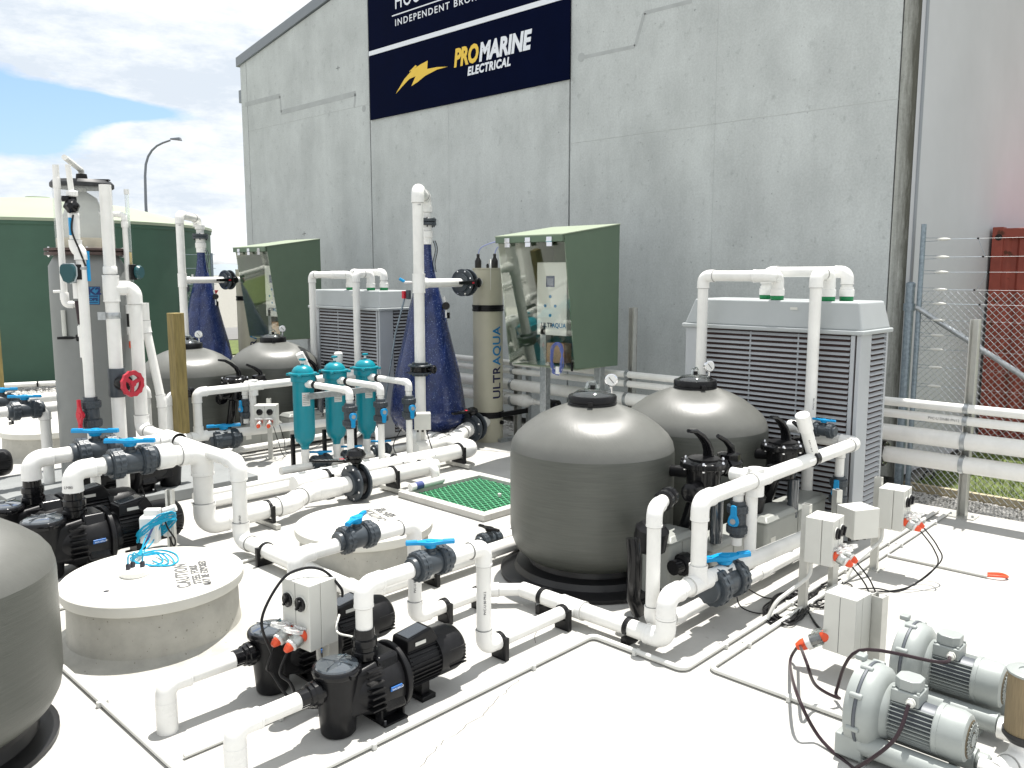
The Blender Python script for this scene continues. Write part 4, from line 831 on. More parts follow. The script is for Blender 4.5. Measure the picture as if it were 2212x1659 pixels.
# ================================================================ PUMPS
def pump(label,loc,group,rz=0,big=1.0):
    """axis along +X, suction at -X, origin under the strainer pot"""
    t=thing('pump',label,'pump',(0,0,0),group)
    MB().lathe([(.085,.005),(.092,.015),(.10,.12),(.112,.26),(.118,.34),(.126,.345)],n=36).build('strainer_pot',black,t)
    for k in range(3): pass
    o=MB().lathe([(.128,.335),(.131,.34),(.131,.362),(.124,.372),(.112,.374)],n=40,capb=False).build('lid_ring',blackg,t)
    l=MB().lathe([(.118,.366),(.108,.382),(.06,.392),(.01,.395)],n=36).build('strainer_lid',clid,t)
    for a in (0,PI/2): MB().box((0,0,.3935),(.19,.006,.006),rz=a+.4).build('lid_rib',clid,l)
    MB().lathe([(.02,.39),(.015,.405)],n=12).build('lid_knob',clid,l)
    for a in (PI*.5,-PI*.5): MB().box((.13*math.cos(a),.13*math.sin(a),.35),(.035,.022,.02),rz=a).build('lid_lug',black,t)
    # suction union
    MB().lathe([(.048,0),(.048,.05),(.058,.055),(.058,.075),(.066,.08),(.068,.11),(.06,.115),(.055,.15)],(-.235,0,.265),(1,0,0),36,lobes=12,amp=-.04).build('suction_union',blackg,t)
    # body behind the pot
    MB().lathe([(.10,.05),(.125,.09),(.15,.16),(.165,.20),(.17,.32),(.16,.335)],(0,0,.195),(1,0,0),40).build('volute',black,t)
    MB().hexa([(.19,-.175,.09),(.33,-.178,.09),(.33,.178,.09),(.19,.175,.09),(.19,-.10,.375),(.33,-.10,.375),(.33,.10,.375),(.19,.10,.375)]).build('volute_cover',blackg,t,bevel=.02)
    MB().hexa([(.0,-.105,.10),(.22,-.15,.10),(.22,.15,.10),(.0,.105,.10),(.0,-.10,.33),(.22,-.09,.36),(.22,.09,.36),(.0,.10,.33)]).build('body_neck',black,t,bevel=.03)
    for k in range(7):
        z=.13+k*.034; MB().bx(.10,.19,-.176+.05*max(0,(z-.2)/.2),-.12,z,z+.007).build('body_rib',black,t,smooth=False)
        
    MB().lathe([(.185,.33),(.19,.335),(.19,.355),(.165,.37),(.13,.375),(.12,.42)],(0,0,.2),(1,0,0),40).build('motor_flange',black,t)
    b=MB().box((.255,-.172,.215),(.075,.008,.026),M=Matrix.Rotation(R(14),3,'X')); b.build('badge',badge,t,bevel=.003)
    text('badge_print','WATERCO',.0155,signw,frame((.224,-.1775,.2085),(1,0,0),(0,.24,.97)),t,bold=.0002,ext=.0003,space=.95)
    # discharge
    MB().lathe([(.07,.36),(.07,.40),(.062,.405),(.062,.425),(.068,.43),(.068,.465),(.056,.47),(.053,.52)],(.18,0,0),(0,0,1),36,lobes=12,amp=-.03).build('discharge_union',blackg,t)
    # motor
    MB().lathe([(.105,.40),(.118,.41),(.118,.62),(.105,.63)],(0,0,.215),(1,0,0),40).build('motor_body',black,t)
    fn=MB()
    for k in range(26):
        a=PI*1.12+PI*.78*2*k/25-PI*.85
        fn.box((.515,.125*math.cos(a),.215+.125*math.sin(a)),(.20,.014,.004),M=Matrix.Rotation(a,3,'X'))
    fn.build('cooling_fins',black,t,smooth=False)['kind']='stuff'
    MB().lathe([(.118,.615),(.133,.62),(.135,.66),(.135,.76),(.125,.80),(.10,.825),(.05,.835),(.01,.837)],(0,0,.22),(1,0,0),40).build('fan_cover',black,t)
    for k in range(6): 
        z=.16+k*.02; MB().bx(.68,.80,-.133+.001*k,-.12,z,z+.006).build('vent_slot',blackr,t,smooth=False)
    m=MB(); m.hexa([(.41,-.075,.30),(.66,-.075,.30),(.66,.075,.30),(.41,.075,.30),(.42,-.07,.385),(.60,-.065,.41),(.60,.065,.41),(.42,.07,.385)]); m.build('terminal_box',black,t,bevel=.01)
    MB().hexa([(.435,-.05,.388),(.58,-.048,.408),(.58,.048,.408),(.435,.05,.388),(.435,-.045,.392),(.575,-.044,.414),(.575,.044,.414),(.435,.045,.392)]).build('control_flap',clid,t,bevel=.006)
    MB().box((.505,-.0745,.352),(.075,.004,.02)).build('rating_label',ivory,t)
    # feet
    m=MB(); m.bx(.19,.35,-.15,.15,0,.012); m.bx(.19,.205,-.12,.12,.012,.09); m.bx(.335,.35,-.12,.12,.012,.07); m.bx(.19,.35,-.07,.07,.01,.06); m.build('base_foot',black,t,bevel=.003)
    m=MB(); m.bx(.50,.60,-.09,.09,0,.03); m.bx(.52,.58,-.06,.06,.03,.11); m.build('motor_foot',black,t,bevel=.004)
    for y in (-.12,.12): MB().cyl((.215,y,.012),(.215,y,.028),.009,n=8).build('bolt',chrome,t)
    t.location=loc; t.rotation_euler=(0,0,rz); return t
PY1,PY2=3.55,4.21; PX0=2.37
pu=pump('black pool pump at the very front with a clear strainer lid and blue badge',(PX0,PY1,0),'black pumps in the front pair')
dup(pu,(PX0,PY2,0),0,'black pool pump just behind the front one, half hidden by the socket box','black pumps in the front pair')
# suction legs
for (y,lx,lab) in ((PY1,1.79,'white suction pipe with a thick ground leg at the bottom edge, feeding the front pump'),(PY2,1.75,'white suction pipe and ground leg feeding the second pump, left of the front pump')):
    t=thing('suction_pipe',lab,'pipe',(lx,y,0),'pump suction pipes'); run(t,[(lx,y,0),(lx,y,.262),(PX0-.19,y,.262)],.0455,fit=1.17,sock=1.6)
    MB().lathe([(.054,0),(.0545,.0),(.0545,.17)],(lx,y,0),n=20).build('leg_sleeve',pvcf,t)
# discharge lines
zt=.755; XV=3.44; DX=PX0+.18
t=thing('discharge_pipe','white pipe from the front pump with the right blue handled valve','pipe',(DX,PY1,0),'pump discharge pipes')
Y1l=3.45
run(t,[(DX,PY1,.5),(DX,PY1,zt),(XV,PY1,zt),(XV,PY1,.115),(4.30,PY1,.115)],.0455,sock=1.25)
valve(t,GY(930,1215,PY1),(1,0,0),.046,(0,0,1),(.80,-.6,.0))
for u in (1100,1236): p=G(u,1392-(u-1100)*.45,.115); clip(t,(p.x,PY1,.115),(1,0,0),.0455)
t=thing('discharge_pipe','white pipe from the second pump with the left blue handled valve','pipe',(DX,PY2,0),'pump discharge pipes')
run(t,[(DX,PY2,.5),(DX,PY2,zt),(XV,PY2,zt),(XV,PY2,.115),(4.12,PY2,.115),(4.30,PY2-.18,.115)],.0455,sock=1.25)
MB().cyl((XV,PY2,zt),(XV+.5,PY2,zt-.0),.045,n=18).build('pipe',pvc,t) if False else None
valve(t,GY(770,1160,PY2),(1,0,0),.046,(0,0,1),(.85,.52,.0))
for x in (3.70,4.02): clip(t,(x,PY2,.115),(1,0,0),.0455)
# manifold to the filter tanks
MX=4.30; MY=2.80
t=thing('filter_manifold','white pipe manifold with a blue handled valve in front of the big front tanks','pipework',(MX,MY,0))
ZR=.40; 
run(t,[(MX,PY2-.18,.115),(MX,MY,.115),(MX,MY,ZR),(7.25,MY,ZR-.10)],.056,sock=1.2)
tee(t,(MX,PY1,.115),(0,1,0),(-1,0,0),.056,.046)
for y in (3.83,3.08): clip(t,(MX,y,.115),(0,1,0),.056,side=1)
rx=GY(1507,1275,MY).x; tee(t,(rx,MY,ZR-.01),(1,0,0),(0,0,1),.056,.052)
ztop=GY(1510,1082,MY).z; xe=GY(1848,965,MY).x
run(t,[(rx,MY,ZR),(rx,MY,ztop),(xe,MY,ztop+.01),(xe,MY+.33,ztop+.01)],.0525,sock=1.2)
valve(t,GY(1563,1257,MY)+Vector((0,0,0)),(1,0,0),.068,(0,0,1),(.9,-.42,0))
xt=GY(1640,1040,MY).x; tee(t,(xt,MY,ztop+.005),(1,0,0),(0,1,0),.0525); run(t,[(xt,MY,ztop+.005),(xt,MY+.22,ztop+.005)],.048)
xd=GY(1636,1100,MY).x; run(t,[(xd,MY+.05,ztop),(xd,MY+.05,.35)],.046); MB().lathe([(.06,-.1),(.06,.1)],(xd,MY+.02,ztop-.02),n=18).build('tee',pvcf,t)
c=GY(1755,990,MY); MB().lathe([(.058,-.035),(.066,-.03),(.066,.03),(.058,.035)],c,(1,0,0),24).build('black_saddle',blackg,t)
# sloping capped stub rising from the black saddle
b=GY(1757,985,MY); a_=GY(1733,897,MY+.02); run(t,[b,a_],.047); d=(a_-b).normalized(); MB().lathe([(.054,-.14),(.055,-.13),(.055,0),(.05,.006)],a_,d,22).build('end_cap',pvcf,t)
nn=Vector((-_rt.y,_rt.x,0)); text('pipe_print','K05.11M.P',.026,printb,Matrix.Translation(b.lerp(a_,.15)-Vector((_fw.x,_fw.y,0)).normalized()*.048-d*0)@frame((0,0,0),d,_rt*-1 if False else (Vector((_fw.x,_fw.y,0)).normalized()*-1).cross(d)),t,ext=.0002)
# lower return lines
LX=4.22; t=thing('return_pipework','white lower return pipes running back along the big tanks beside the cable tray','pipework',(4.25,2.95,0))
p1=GY(1409,1320,2.97); x1=p1.x; zv=GY(1441,1090,2.97).z
run(t,[(x1+.20,3.04,zv),(x1,2.97,zv),(x1,2.97,.16),(x1+.28,2.97,.10),(7.2,2.97,.10)],.0455,sock=1.2)
q=Vector((x1+.24,3.05,zv)); MB().lathe([(.05,-.05),(.068,-.045),(.068,.0),(.055,.005),(.055,.05),(.066,.055),(.066,.10)],q,(1,.3,0),36,lobes=12,amp=-.04).build('black_union',blackg,t)
run(t,[(4.62,2.68,.09),(8.3,2.68,.09)],.048) if False else None
coupling(t,(5.9,2.97,.10),(1,0,0),.0455,.16)
for (u,v) in ((1577,1120),(1795,1060)):
    X=GY(u+16,v,2.92).x; ztv=ztop-.02; y=2.92; vz=GY(u+16,v,y).z
    tt=thing('valve_drop','drop pipe with hanging blue valve, '+('left of the sloping capped pipe' if u<1700 else 'in front of the louvres at right'),'valve',(X,y,0),'hanging blue valves')
    run(tt,[(X,y-.06,ztv),(X,y,ztv-.03),(X,y,.45)] if u<1700 else [(X-.25,y-.06,ztv-.02),(X,y,ztv-.02),(X,y,.45)],.038)
    valve(tt,(X,y,vz),(0,0,1),.041,-Vector((_rt.x*.55+_fw.x*.8,_rt.y*.55+_fw.y*.8,0)),(.0,0,1),short=True)
# small valve on the louvres
q=GX(1779,929,7.05); tt=thing('drain_valve','small grey valve with a blue handle sticking out in front of the louvres','valve',q); run(tt,[q+Vector((.0,.28,.0)),q-Vector((0,.06,0))],.03); valve(tt,q,(0,1,0),.034,(0,0,1),(0,1,0)); MB().lathe([(.05,0),(.055,.02),(.055,.1)],q+Vector((0,.32,0)),(0,-1,0),18).build('elbow',pvcf,tt)
# multiport valves
def multiport(label,loc,rot):
    t=thing('multiport_valve',label,'valve',(0,0,0),'black multiport valves')
    MB().lathe([(.09,-.30),(.115,-.28),(.125,-.2),(.128,-.02)],n=32).build('valve_body',blackg,t)
    MB().lathe([(.17,-.05),(.175,-.045),(.175,-.012),(.168,-.004),(.15,0),(.10,.016),(.02,.022)],n=48,lobes=12,amp=-.05).build('valve_cap',blackg,t)
    for k in range(12): a=2*PI*k/12; MB().lathe([(.012,-.06),(.012,.004),(.006,.012)],(.158*math.cos(a),.158*math.sin(a),0),n=8).build('cap_bolt',chrome if k%2 else blackg,t)
    MB().lathe([(.115,.012),(.115,.02),(.02,.026)],n=32).build('indicator_ring',black,t)
    h=MB(); pts=[Vector((.06,0,.02)),Vector((.055,0,.07)),Vector((.02,0,.13)),Vector((-.05,0,.19)),Vector((-.13,0,.235)),Vector((-.22,0,.25))]
    for s in(-1,1): h.tube([p+Vector((0,s*(.018 if i<4 else .006),0)) for i,p in enumerate(pts)],[.026,.024,.02,.018,.018,.014],10)
    h.build('lever',blackg,t)
    for z,y in ((-.09,1),): pass
    MB().cyl((0,0,-.1),(-.02,.50,-.14),.045,n=18).build('tank_pipe',black,t); MB().lathe([(.06,0),(.072,.01),(.072,.07),(.055,.08)],(-.01,.30,-.12),(0,1,0),30,lobes=12,amp=-.04).build('black_union',blackg,t)
    MB().tube([Vector((0,.05,-.25)),Vector((0,.1,-.42)),Vector((0,.16,-.60)),Vector((0,.22,-.74)),Vector((0,.5,-.80))],.055,16).build('lower_pipe',blackg,t)
    MB().lathe([(.05,0),(.065,.01),(.065,.05),(.058,.055),(.058,.09),(.066,.095),(.066,.13)],(.12,0,-.09),(1,-.1,0),30,lobes=12,amp=-.04).build('side_union',blackg,t)
    MB().lathe([(.05,0),(.07,.01),(.07,.12),(.05,.13)],(-.12,-.02,-.2),(-1,-.1,0),30,lobes=12,amp=-.04).build('side_union',blackg,t)
    MB().lathe([(.048,-.62),(.048,-.3)],(.05,-.09,0),n=20).build('waste_pipe',clid,t)
    MB().lathe([(.05,0),(.075,.01),(.09,.06),(.09,.12),(.07,.16)],(.26,-.01,-.09),(1,-.1,0),24,lobes=8,amp=.05).build('back_valve_body',blackg,t)
    MB().lathe([(.07,-.06),(.085,-.05),(.085,-.0),(.06,.01)],(.34,-.015,.0),n=24,lobes=8,amp=.06).build('back_valve_cap',blackg,t)
    h=MB(); h.tube([Vector((.37,-.015,0)),Vector((.36,-.015,.05)),Vector((.28,-.01,.11)),Vector((.17,-.01,.16))],[.03,.03,.02,.016],10); h.build('back_valve_lever',blackg,t)
    t.location=loc; t.rotation_euler=(0,0,rot); return t
p=GY(1521,994,3.22); mp_=multiport('black multiport valve with a curved lever, fixed beside the front grey filter tank',(p.x,3.22,p.z),.0)
p2=GY(1690,958,3.18); dup(mp_,(p2.x,3.18,p2.z),.0,'black multiport valve with a curved lever in front of the louvred heat pump')
# small black bits at the foot of the tanks
for i,(x,y) in enumerate(((4.75,3.22),(6.1,3.18))):
    t=thing('flow_fitting','black drain fitting with ribbed union low down '+('beside the front filter tank' if i==0 else 'beside the second filter tank'),'fitting',(x,y,.1),'low black fittings')
    MB().tube([Vector((x-.2,y+.02,.62)),Vector((x-.21,y,.5)),Vector((x-.21,y,.2)),Vector((x-.16,y,.1)),Vector((x,y+.02,.1))],.05,14).build('drain_bend',blackg,t)
    MB().lathe([(.055,-.08),(.075,-.07),(.075,.07),(.055,.08)],(x+.05,y+.02,.11),(1,0,0),30,lobes=12,amp=-.04).build('ribbed_union',black,t)
    MB().lathe([(.1,0),(.12,.02),(.12,.16),(.08,.2)],(x+.1,y+.1,.45),(0,-.2,1),24).build('dark_chamber',black,t)
for i,(x,y) in enumerate(((5.35,3.18),(6.75,3.12))):
    t=thing('low_black_pipe','black ribbed pipe bend low down behind the white risers, '+('in front of the front tank' if i==0 else 'in front of the second tank'),'pipe',(x,y,.1),'low black fittings')
    MB().tube([Vector((x-.35,y+.03,.30)),Vector((x-.1,y,.30)),Vector((x,y,.24)),Vector((x+.02,y,.1)),Vector((x+.2,y+.02,.07)),Vector((x+.5,y+.02,.07))],.055,14).build('pipe_bend',blackg,t); MB().lathe([(.06,-.05),(.08,-.04),(.08,.04),(.06,.05)],(x-.22,y+.02,.30),(1,0,0),36,lobes=12,amp=-.05).build('ribbed_union',black,t); MB().lathe([(.06,-.05),(.08,-.04),(.08,.04),(.06,.05)],(x+.3,y+.02,.07),(1,0,0),36,lobes=12,amp=-.05).build('ribbed_union',black,t)
# grey housings between the pipes
gb=mat('housing_grey',(.30,.31,.29),.45,var=.05,vs=5)
for i,(u0,u1,vt,vb,y,lab) in enumerate(((1537,1628,1160,1250,3.12,'grey rounded plastic housing behind the lower blue handled valve'),(1447,1500,1153,1225,3.25,'grey plastic housing with a small label tucked behind the white risers'),(1655,1785,1093,1160,3.05,'wide grey plastic housing below the second black multiport valve'))):
    a=GY(u0,vb,y); b=GY(u1,vt,y); t=thing('equipment_housing',lab,'housing',((a.x+b.x)/2,y,0),'grey equipment housings')
    z1=GY((u0+u1)/2,vt,y).z; w=b.x-a.x
    MB().bx(a.x,b.x,y,y+.26,.02,z1-.04).build('housing_body',gb,t,bevel=.03)
    MB().hexa([(a.x-.015,y-.015,z1-.05),(b.x+.015,y-.015,z1-.05),(b.x+.015,y+.27,z1-.05),(a.x-.015,y+.27,z1-.05),(a.x+.03,y+.02,z1),(b.x-.03,y+.02,z1),(b.x-.03,y+.23,z1),(a.x+.03,y+.23,z1)]).build('housing_lid',gb,t,bevel=.015)
    MB().box((a.x+.12,y-.001,z1*.55),(.08,.004,.06)).build('label',ivory,t); MB().bx((a.x+b.x)/2-.004,(a.x+b.x)/2+.004,y-.006,y,.04,z1-.06).build('housing_seam',gb,t)
# ================================================================ SOCKET STANDS
def socketbox(label,loc,rot,z0,z1,w=.20,dp=.13,plugs=2,plain=False,post=True,posttop=.06,postoff=0,knobs=True,pw=.05,front_drop=0):
    """box faces local -Y; the post stands behind it"""
    t=thing('socket_stand' if not plain else 'junction_box_stand',label,'socket stand' if not plain else 'junction box',(0,0,0))
    if post:
        m=MB(); y=.03; m.bx(postoff-pw/2,postoff+pw/2,y-.001+.0,y+.006,0,z1+posttop)
        for s in(-1,1): m.bx(postoff+s*pw/2-(.006 if s>0 else 0),postoff+s*pw/2+(.006 if s<0 else 0),y+.006,y+pw,0,z1+posttop); m.bx(postoff+s*(pw/2)-(.018 if s>0 else 0),postoff+s*pw/2+(.018 if s<0 else 0),y+pw,y+pw+.005,0,z1+posttop)
        m.bx(postoff-.07,postoff+.07,y-.04,y+.12,0,.008); m.build('post',strut,t)
        for s in(-1,1): MB().cyl((postoff+s*.055,y+.02,.008),(postoff+s*.055,y+.02,.03),.008,n=8).build('anchor_bolt',steel,t)
    if plain:
        MB().bx(-w/2,w/2,-dp,.02,z0,z1).build('box_body',ivory,t,bevel=.006); MB().bx(-w/2-.003,w/2+.003,-dp-.012,-dp+.03,z0-.003,z1+.003).build('box_lid',ivory,t,bevel=.008)
        m=MB(); 
        for s in(-.3,0,.3): m.cyl((s*w,-dp/2,z0),(s*w,-dp/2,z0-.04),.014,n=10)
        m.build('cable_gland',blackr,t)
    else:
        MB().bx(-w/2,w/2,-dp*.52,.025,z0,z1).build('box_back',ivory,t,bevel=.006)
        MB().bx(-w/2,w/2,-dp,-dp*.535,z0,z1).build('box_front',ivory,t,bevel=.006)
        MB().bx(-.0015,.0015,-dp-.001,-dp+.004,z0+.01,z1-.01).build('box_seam',printg,t)
        for s in(-1,1):
            x=s*w*.235; zk=z0+(z1-z0)*.70
            if knobs:
                MB().lathe([(.044,0),(.046,.004),(.044,.008)],(x,-dp,zk),(0,-1,0),28).build('switch_collar',ivory,t)
                k=MB().lathe([(.040,0),(.040,.010),(.036,.013)],(x,-dp-.008,zk),(0,-1,0),26).build('switch_knob',blackg,t); MB().box((x,-dp-.027,zk),(.013,.014,.066),M=Matrix.Rotation(.5,3,'Y')).build('knob_grip',black,k,bevel=.003)
            if plugs>=(1 if s<0 else 2):
                zp=z0+(z1-z0)*.24; d=Vector((0,-1,-.45)).normalized(); q=Vector((x,-dp,zp))
                MB().lathe([(.034,0),(.038,.006),(.038,.03),(.033,.036)],q-d*.008,d,20).build('socket_ring',orange,t)
                MB().lathe([(.038,.0),(.041,.008),(.041,.045),(.036,.055)],q+d*.026,d,20).build('socket_collar',clear,t)
                MB().lathe([(.026,.02),(.030,.022),(.030,.07),(.024,.075)],q,d,14).build('plug_core',white,t)
                MB().lathe([(.034,.075),(.035,.08),(.035,.09),(.028,.094)],q,d,20).build('plug_ring',white,t)
                MB().lathe([(.027,.094),(.026,.105),(.016,.128),(.011,.132)],q,d,16).build('plug_body',orange,t)
                MM=Matrix.Rotation(R(-20),3,'X'); fc=q+Vector((0,-.062,.040)); cv=MB(); n=20
                for k2,(ro,ri,h0,h1) in enumerate(((.050,.024,-.008,.010),)):
                    b=len(cv.v)
                    for i2 in range(n):
                        a=2*PI*i2/n
                        for rr_,hh in ((ro,h0),(ro,h1),(ri,h1),(ri,h0)): cv.v.append(fc+MM@Vector((rr_*math.cos(a),rr_*math.sin(a)*1.15,hh)))
                    for i2 in range(n):
                        c2_=b+4*i2; d2_=b+4*((i2+1)%n)
                        for e2 in range(4): cv.f.append((c2_+e2,c2_+(e2+1)%4,d2_+(e2+1)%4,d2_+e2))
                cv.box(q+Vector((0,-.016,.044)),(.065,.034,.012),M=MM); cv.build('clear_flap',mat('clear_flap_plastic',(.85,.85,.84),.12,trans=.45,ior=1.4),t)
    t.location=loc; t.rotation_euler=(0,0,rot); return t
def local(t,p): return Matrix.Translation(t.location)@Matrix.Rotation(t.rotation_euler.z,4,'Z')@Vector(p)
# A: stand between the two front pumps, faces roughly towards the camera's left
ax=GY(695,1400,3.93).x; za=VZ(ax,3.93,1238); zb=VZ(ax,3.93,1368)
sa=socketbox('grey twin socket box with two black switches on a post between the two front pumps',(ax,3.93,0),-PI/2+R(6),zb-.02,za,w=.235,dp=.17,posttop=-.06,pw=.06)
# B, C, E, D stands right of the tanks
pb=G(1750,1322); zbt=VZ(pb.x,pb.y-.05,1113); zbb=VZ(pb.x,pb.y-.05,1210)
sb=socketbox('twin socket box with orange plugs, nearest of those by the tangled black cables',(pb.x,pb.y,0),R(4),zbb,zbt,w=.215,dp=.17)
pc=G(1903,1232); zct=VZ(pc.x,pc.y-.05,1051); zcb=VZ(pc.x,pc.y-.05,1137)
scn=socketbox('twin socket box with orange plugs standing furthest right, in front of the pipe rack',(pc.x,pc.y,0),R(4),zcb,zct,w=.215,dp=.17)
pe=G(1816,1280); zet=VZ(pe.x,pe.y-.05,1096); zeb=VZ(pe.x,pe.y-.05,1158)
se=socketbox('plain pale junction box between the two socket boxes beside the heat pump corner',(pe.x+.1,pe.y,0),R(-28),zeb,zet,w=.22,dp=.17,plain=True,posttop=.10,postoff=-.08)
pd=G(1884,1452); zdt=VZ(pd.x,pd.y+.05,1275); zdb=VZ(pd.x,pd.y+.05,1398)
sdd=socketbox('tall pale switch box with an orange plug on a steel post above the two blowers',(pd.x-.04,pd.y+.12,0),-PI/2+R(-4),zdb,zdt,w=.20,dp=.17,plugs=0,knobs=False,posttop=-.02,pw=.075,postoff=.125)
q=local(sdd,(.0,-.10,0)); 
# plug on the left side of that box
qd=Vector((-.35,.85,-.55)).normalized(); q=Vector((pd.x-.17,pd.y+.20,zdb+.09)); t=thing('orange_plug','orange and white industrial plug hanging off the tall pale switch box above the blowers','plug',q)
MB().lathe([(.036,0),(.038,.03),(.034,.05)],q,qd,20).build('socket_ring',orange,t); MB().lathe([(.04,.05),(.042,.06),(.042,.12)],q,qd,20).build('socket_collar',clear,t); MB().lathe([(.03,.04),(.03,.12)],q,qd,14).build('plug_core',printg,t); MB().lathe([(.044,.12),(.044,.15),(.036,.155)],q,qd,20).build('plug_ring',white,t); MB().lathe([(.036,.155),(.035,.18),(.022,.215)],q,qd,20).build('plug_body',orange,t)
MB().box(q+qd*.06+Vector((0,0,.05)),(.07,.10,.012),M=Matrix.Rotation(-.4,3,'X')).build('clear_flap',clear,t,bevel=.004)
plugend=q+qd*.21
# G: mid-left stand
pg=G(583,994); zt_=VZ(pg.x,pg.y,872); zb_=VZ(pg.x,pg.y,917)
socketbox('small twin socket box on a post just left of the teal filters',(pg.x,pg.y,0),R(-44),zb_,zt_,w=.27,dp=.16)
ph=G(800,995); zt_=VZ(ph.x,ph.y,868); zb_=VZ(ph.x,ph.y,908)
socketbox('small twin socket box half hidden behind the furthest teal filter',(ph.x+1.2,ph.y+1.25,0),R(-44),VZ(ph.x+1.2,ph.y+1.25,908),VZ(ph.x+1.2,ph.y+1.25,868),w=.24,dp=.16)
pf=G(914,1003); socketbox('small plain white junction box on a post in front of the blue cone',(pf.x,pf.y,0),R(-40),VZ(pf.x,pf.y,924),VZ(pf.x,pf.y,890),w=.20,dp=.14,plain=True,posttop=-.02)
# ================================================================ SECOND FILTER SET IS LAID OUT LIKE THE FIRST
OFF=Vector((.05,7.13,0))
def find(n): return bpy.data.objects[n]
for o in list(bpy.data.objects):
    if o.parent is None and o.name in ('filter_manifold','return_pipework'):
        dup(o,o.location+OFF,0,{'filter_manifold':'white pipe manifold in front of the further filter tanks, right of the timber post','return_pipework':'white return pipes low down in front of the further filter tanks'}[o.name])
dup(mp_,mp_.location+OFF,0,'black multiport valve beside the tank right behind the timber post')
dup(mp_,Vector((p2.x,3.18,p2.z))+OFF,0,'black multiport valve in front of the further filter tank, left of the teal filters')
for o in list(bpy.data.objects):
    if o.parent is None and o.name in ('equipment_housing','equipment_housing.002','valve_drop'):
        dup(o,o.location+OFF,0,{'equipment_housing':'grey plastic housing behind the small socket box in the middle distance','equipment_housing.002':'grey plastic housing behind the teal filters','valve_drop':'hanging blue handled valve just left of the small socket box in the middle distance'}[o.name])
# ================================================================ BLOWERS
def blower(label,loc):
    t=thing('blower',label,'blower',(0,0,0),'pair of grey side channel blowers'); ax=Vector((0,-1,0)); z=.26
    MB().lathe([(.02,-.075),(.17,-.07),(.20,-.06),(.222,-.05),(.225,-.004)],(0,0,z),ax,56).build('front_cover',alu,t)
    MB().lathe([(.229,0),(.229,.012),(.222,.014)],(0,0,z),ax,56).build('cover_seam',alud,t)
    MB().lathe([(.222,.014),(.224,.03),(.215,.07),(.185,.095),(.15,.105),(.135,.13),(.11,.14)],(0,0,z),ax,56).build('impeller_housing',alu,t)
    for k in range(8): a=2*PI*(k+.3)/8; MB().lathe([(.014,-.03),(.016,-.02),(.016,.03),(.012,.034)],(.222*math.cos(a),0,z+.222*math.sin(a)),ax,10).build('cover_bolt',alu,t)
    MB().lathe([(.10,.12),(.104,.13),(.104,.35),(.10,.36)],(0,0,z),ax,36).build('motor_body',alud,t)
    first=None
    for k in range(36):
        a=2*PI*k/36
        if 50<math.degrees(a)<130: continue
        if first is None:
            first=MB().box((0,0,0),(.024,.215,.0035)).build('cooling_fin',alu,t,smooth=False); first.data.materials[0]=alu; f=first
        else: f=first.copy(); COL.objects.link(f)
        f.location=(.114*math.cos(a),-.245,z+.114*math.sin(a)); f.rotation_euler=(0,-a,0)
    MB().lathe([(.126,.345),(.130,.35),(.130,.37),(.127,.372),(.127,.45),(.115,.485),(.095,.495)],(0,0,z),ax,44).build('fan_cover',alu,t)
    MB().lathe([(.096,.494),(.09,.50),(.03,.502)],(0,0,z),ax,36).build('fan_grille',mat('grille_dark',(.10,.08,.05),.6,.2),t)
    for k in range(24):
        a=2*PI*k/24; MB().box((.066*math.cos(a),-.5035,z+.066*math.sin(a)),(.05,.003,.004),M=Matrix.Rotation(-a,3,'Y')).build('grille_bar',alu,t,smooth=False)
    for rr_ in (.052,.078): MB().tube([Vector((rr_*math.cos(a),-.504,z+rr_*math.sin(a))) for a in [2*PI*i/28 for i in range(29)]],.0022,5).build('grille_ring',alu,t)
    MB().lathe([(.032,.50),(.034,.508)],(0,0,z),ax,8).build('grille_boss',alu,t)
    # terminal box
    MB().bx(-.075,.075,-.27,-.13,z+.095,z+.165).build('terminal_base',alu,t,bevel=.008)
    o=[(.06,-.03),(.035,-.062),(-.035,-.062),(-.06,-.03),(-.06,.03),(-.035,.062),(.035,.062),(.06,.03)]
    MB().prism([(x*1.05,y) for x,y in o],(0,-.20,z+.165),(1,0,0),(0,1,0),(0,0,1),.058).build('terminal_cap',alu,t,bevel=.006)
    for x in (-.06,.06):
        for y in (-.26,-.14): MB().cyl((x,y,z+.165),(x,y,z+.175),.008,n=8).build('box_screw',alu,t)
    MB().lathe([(.02,0),(.024,.004),(.024,.018),(.018,.02),(.018,.035),(.012,.04)],(-.075,-.235,z+.125),(-1,0,0),12,lobes=6,amp=-.05).build('cable_gland',ivory,t)
    MB().box((.03,.06,z+.235),(.06,.05,.03)).build('lifting_lug',alu,t,bevel=.008)
    # inlet and outlet silencers low on both sides, feet
    for x in (-.13,.12):
        MB().cyl((x,-.02,.10),(x,-.50,.10),.058,n=24).build('silencer',alu,t); MB().lathe([(.04,0),(.048,.01),(.048,.05),(.038,.06)],(x,-.50,.10),ax,16).build('silencer_spigot',alu,t)
        MB().bx(x-.055,x+.055,-.04,.10,.02,.14).build('port_block',alu,t,bevel=.01)
    MB().bx(-.16,.16,-.06,-.02,0,.03).build('foot',alu,t,bevel=.004); MB().bx(-.16,.16,-.42,-.38,0,.05).build('foot',alu,t,bevel=.004)
    t.location=loc; return t
bl=blower('grey side channel blower nearest the bottom right corner',(4.13,1.48,0)); bl.scale=(.93,.95,.95)
dup(bl,(4.80,1.50,0),0,'grey side channel blower behind the nearest one, at the right edge')
t=thing('air_filter','brown pleated air filter canister on a white pipe at the right edge','filter',(4.38,.86,0))
fx,fy=4.40,.85; z1=VZ(fx,fy,1450); z0_=VZ(fx,fy,1588)
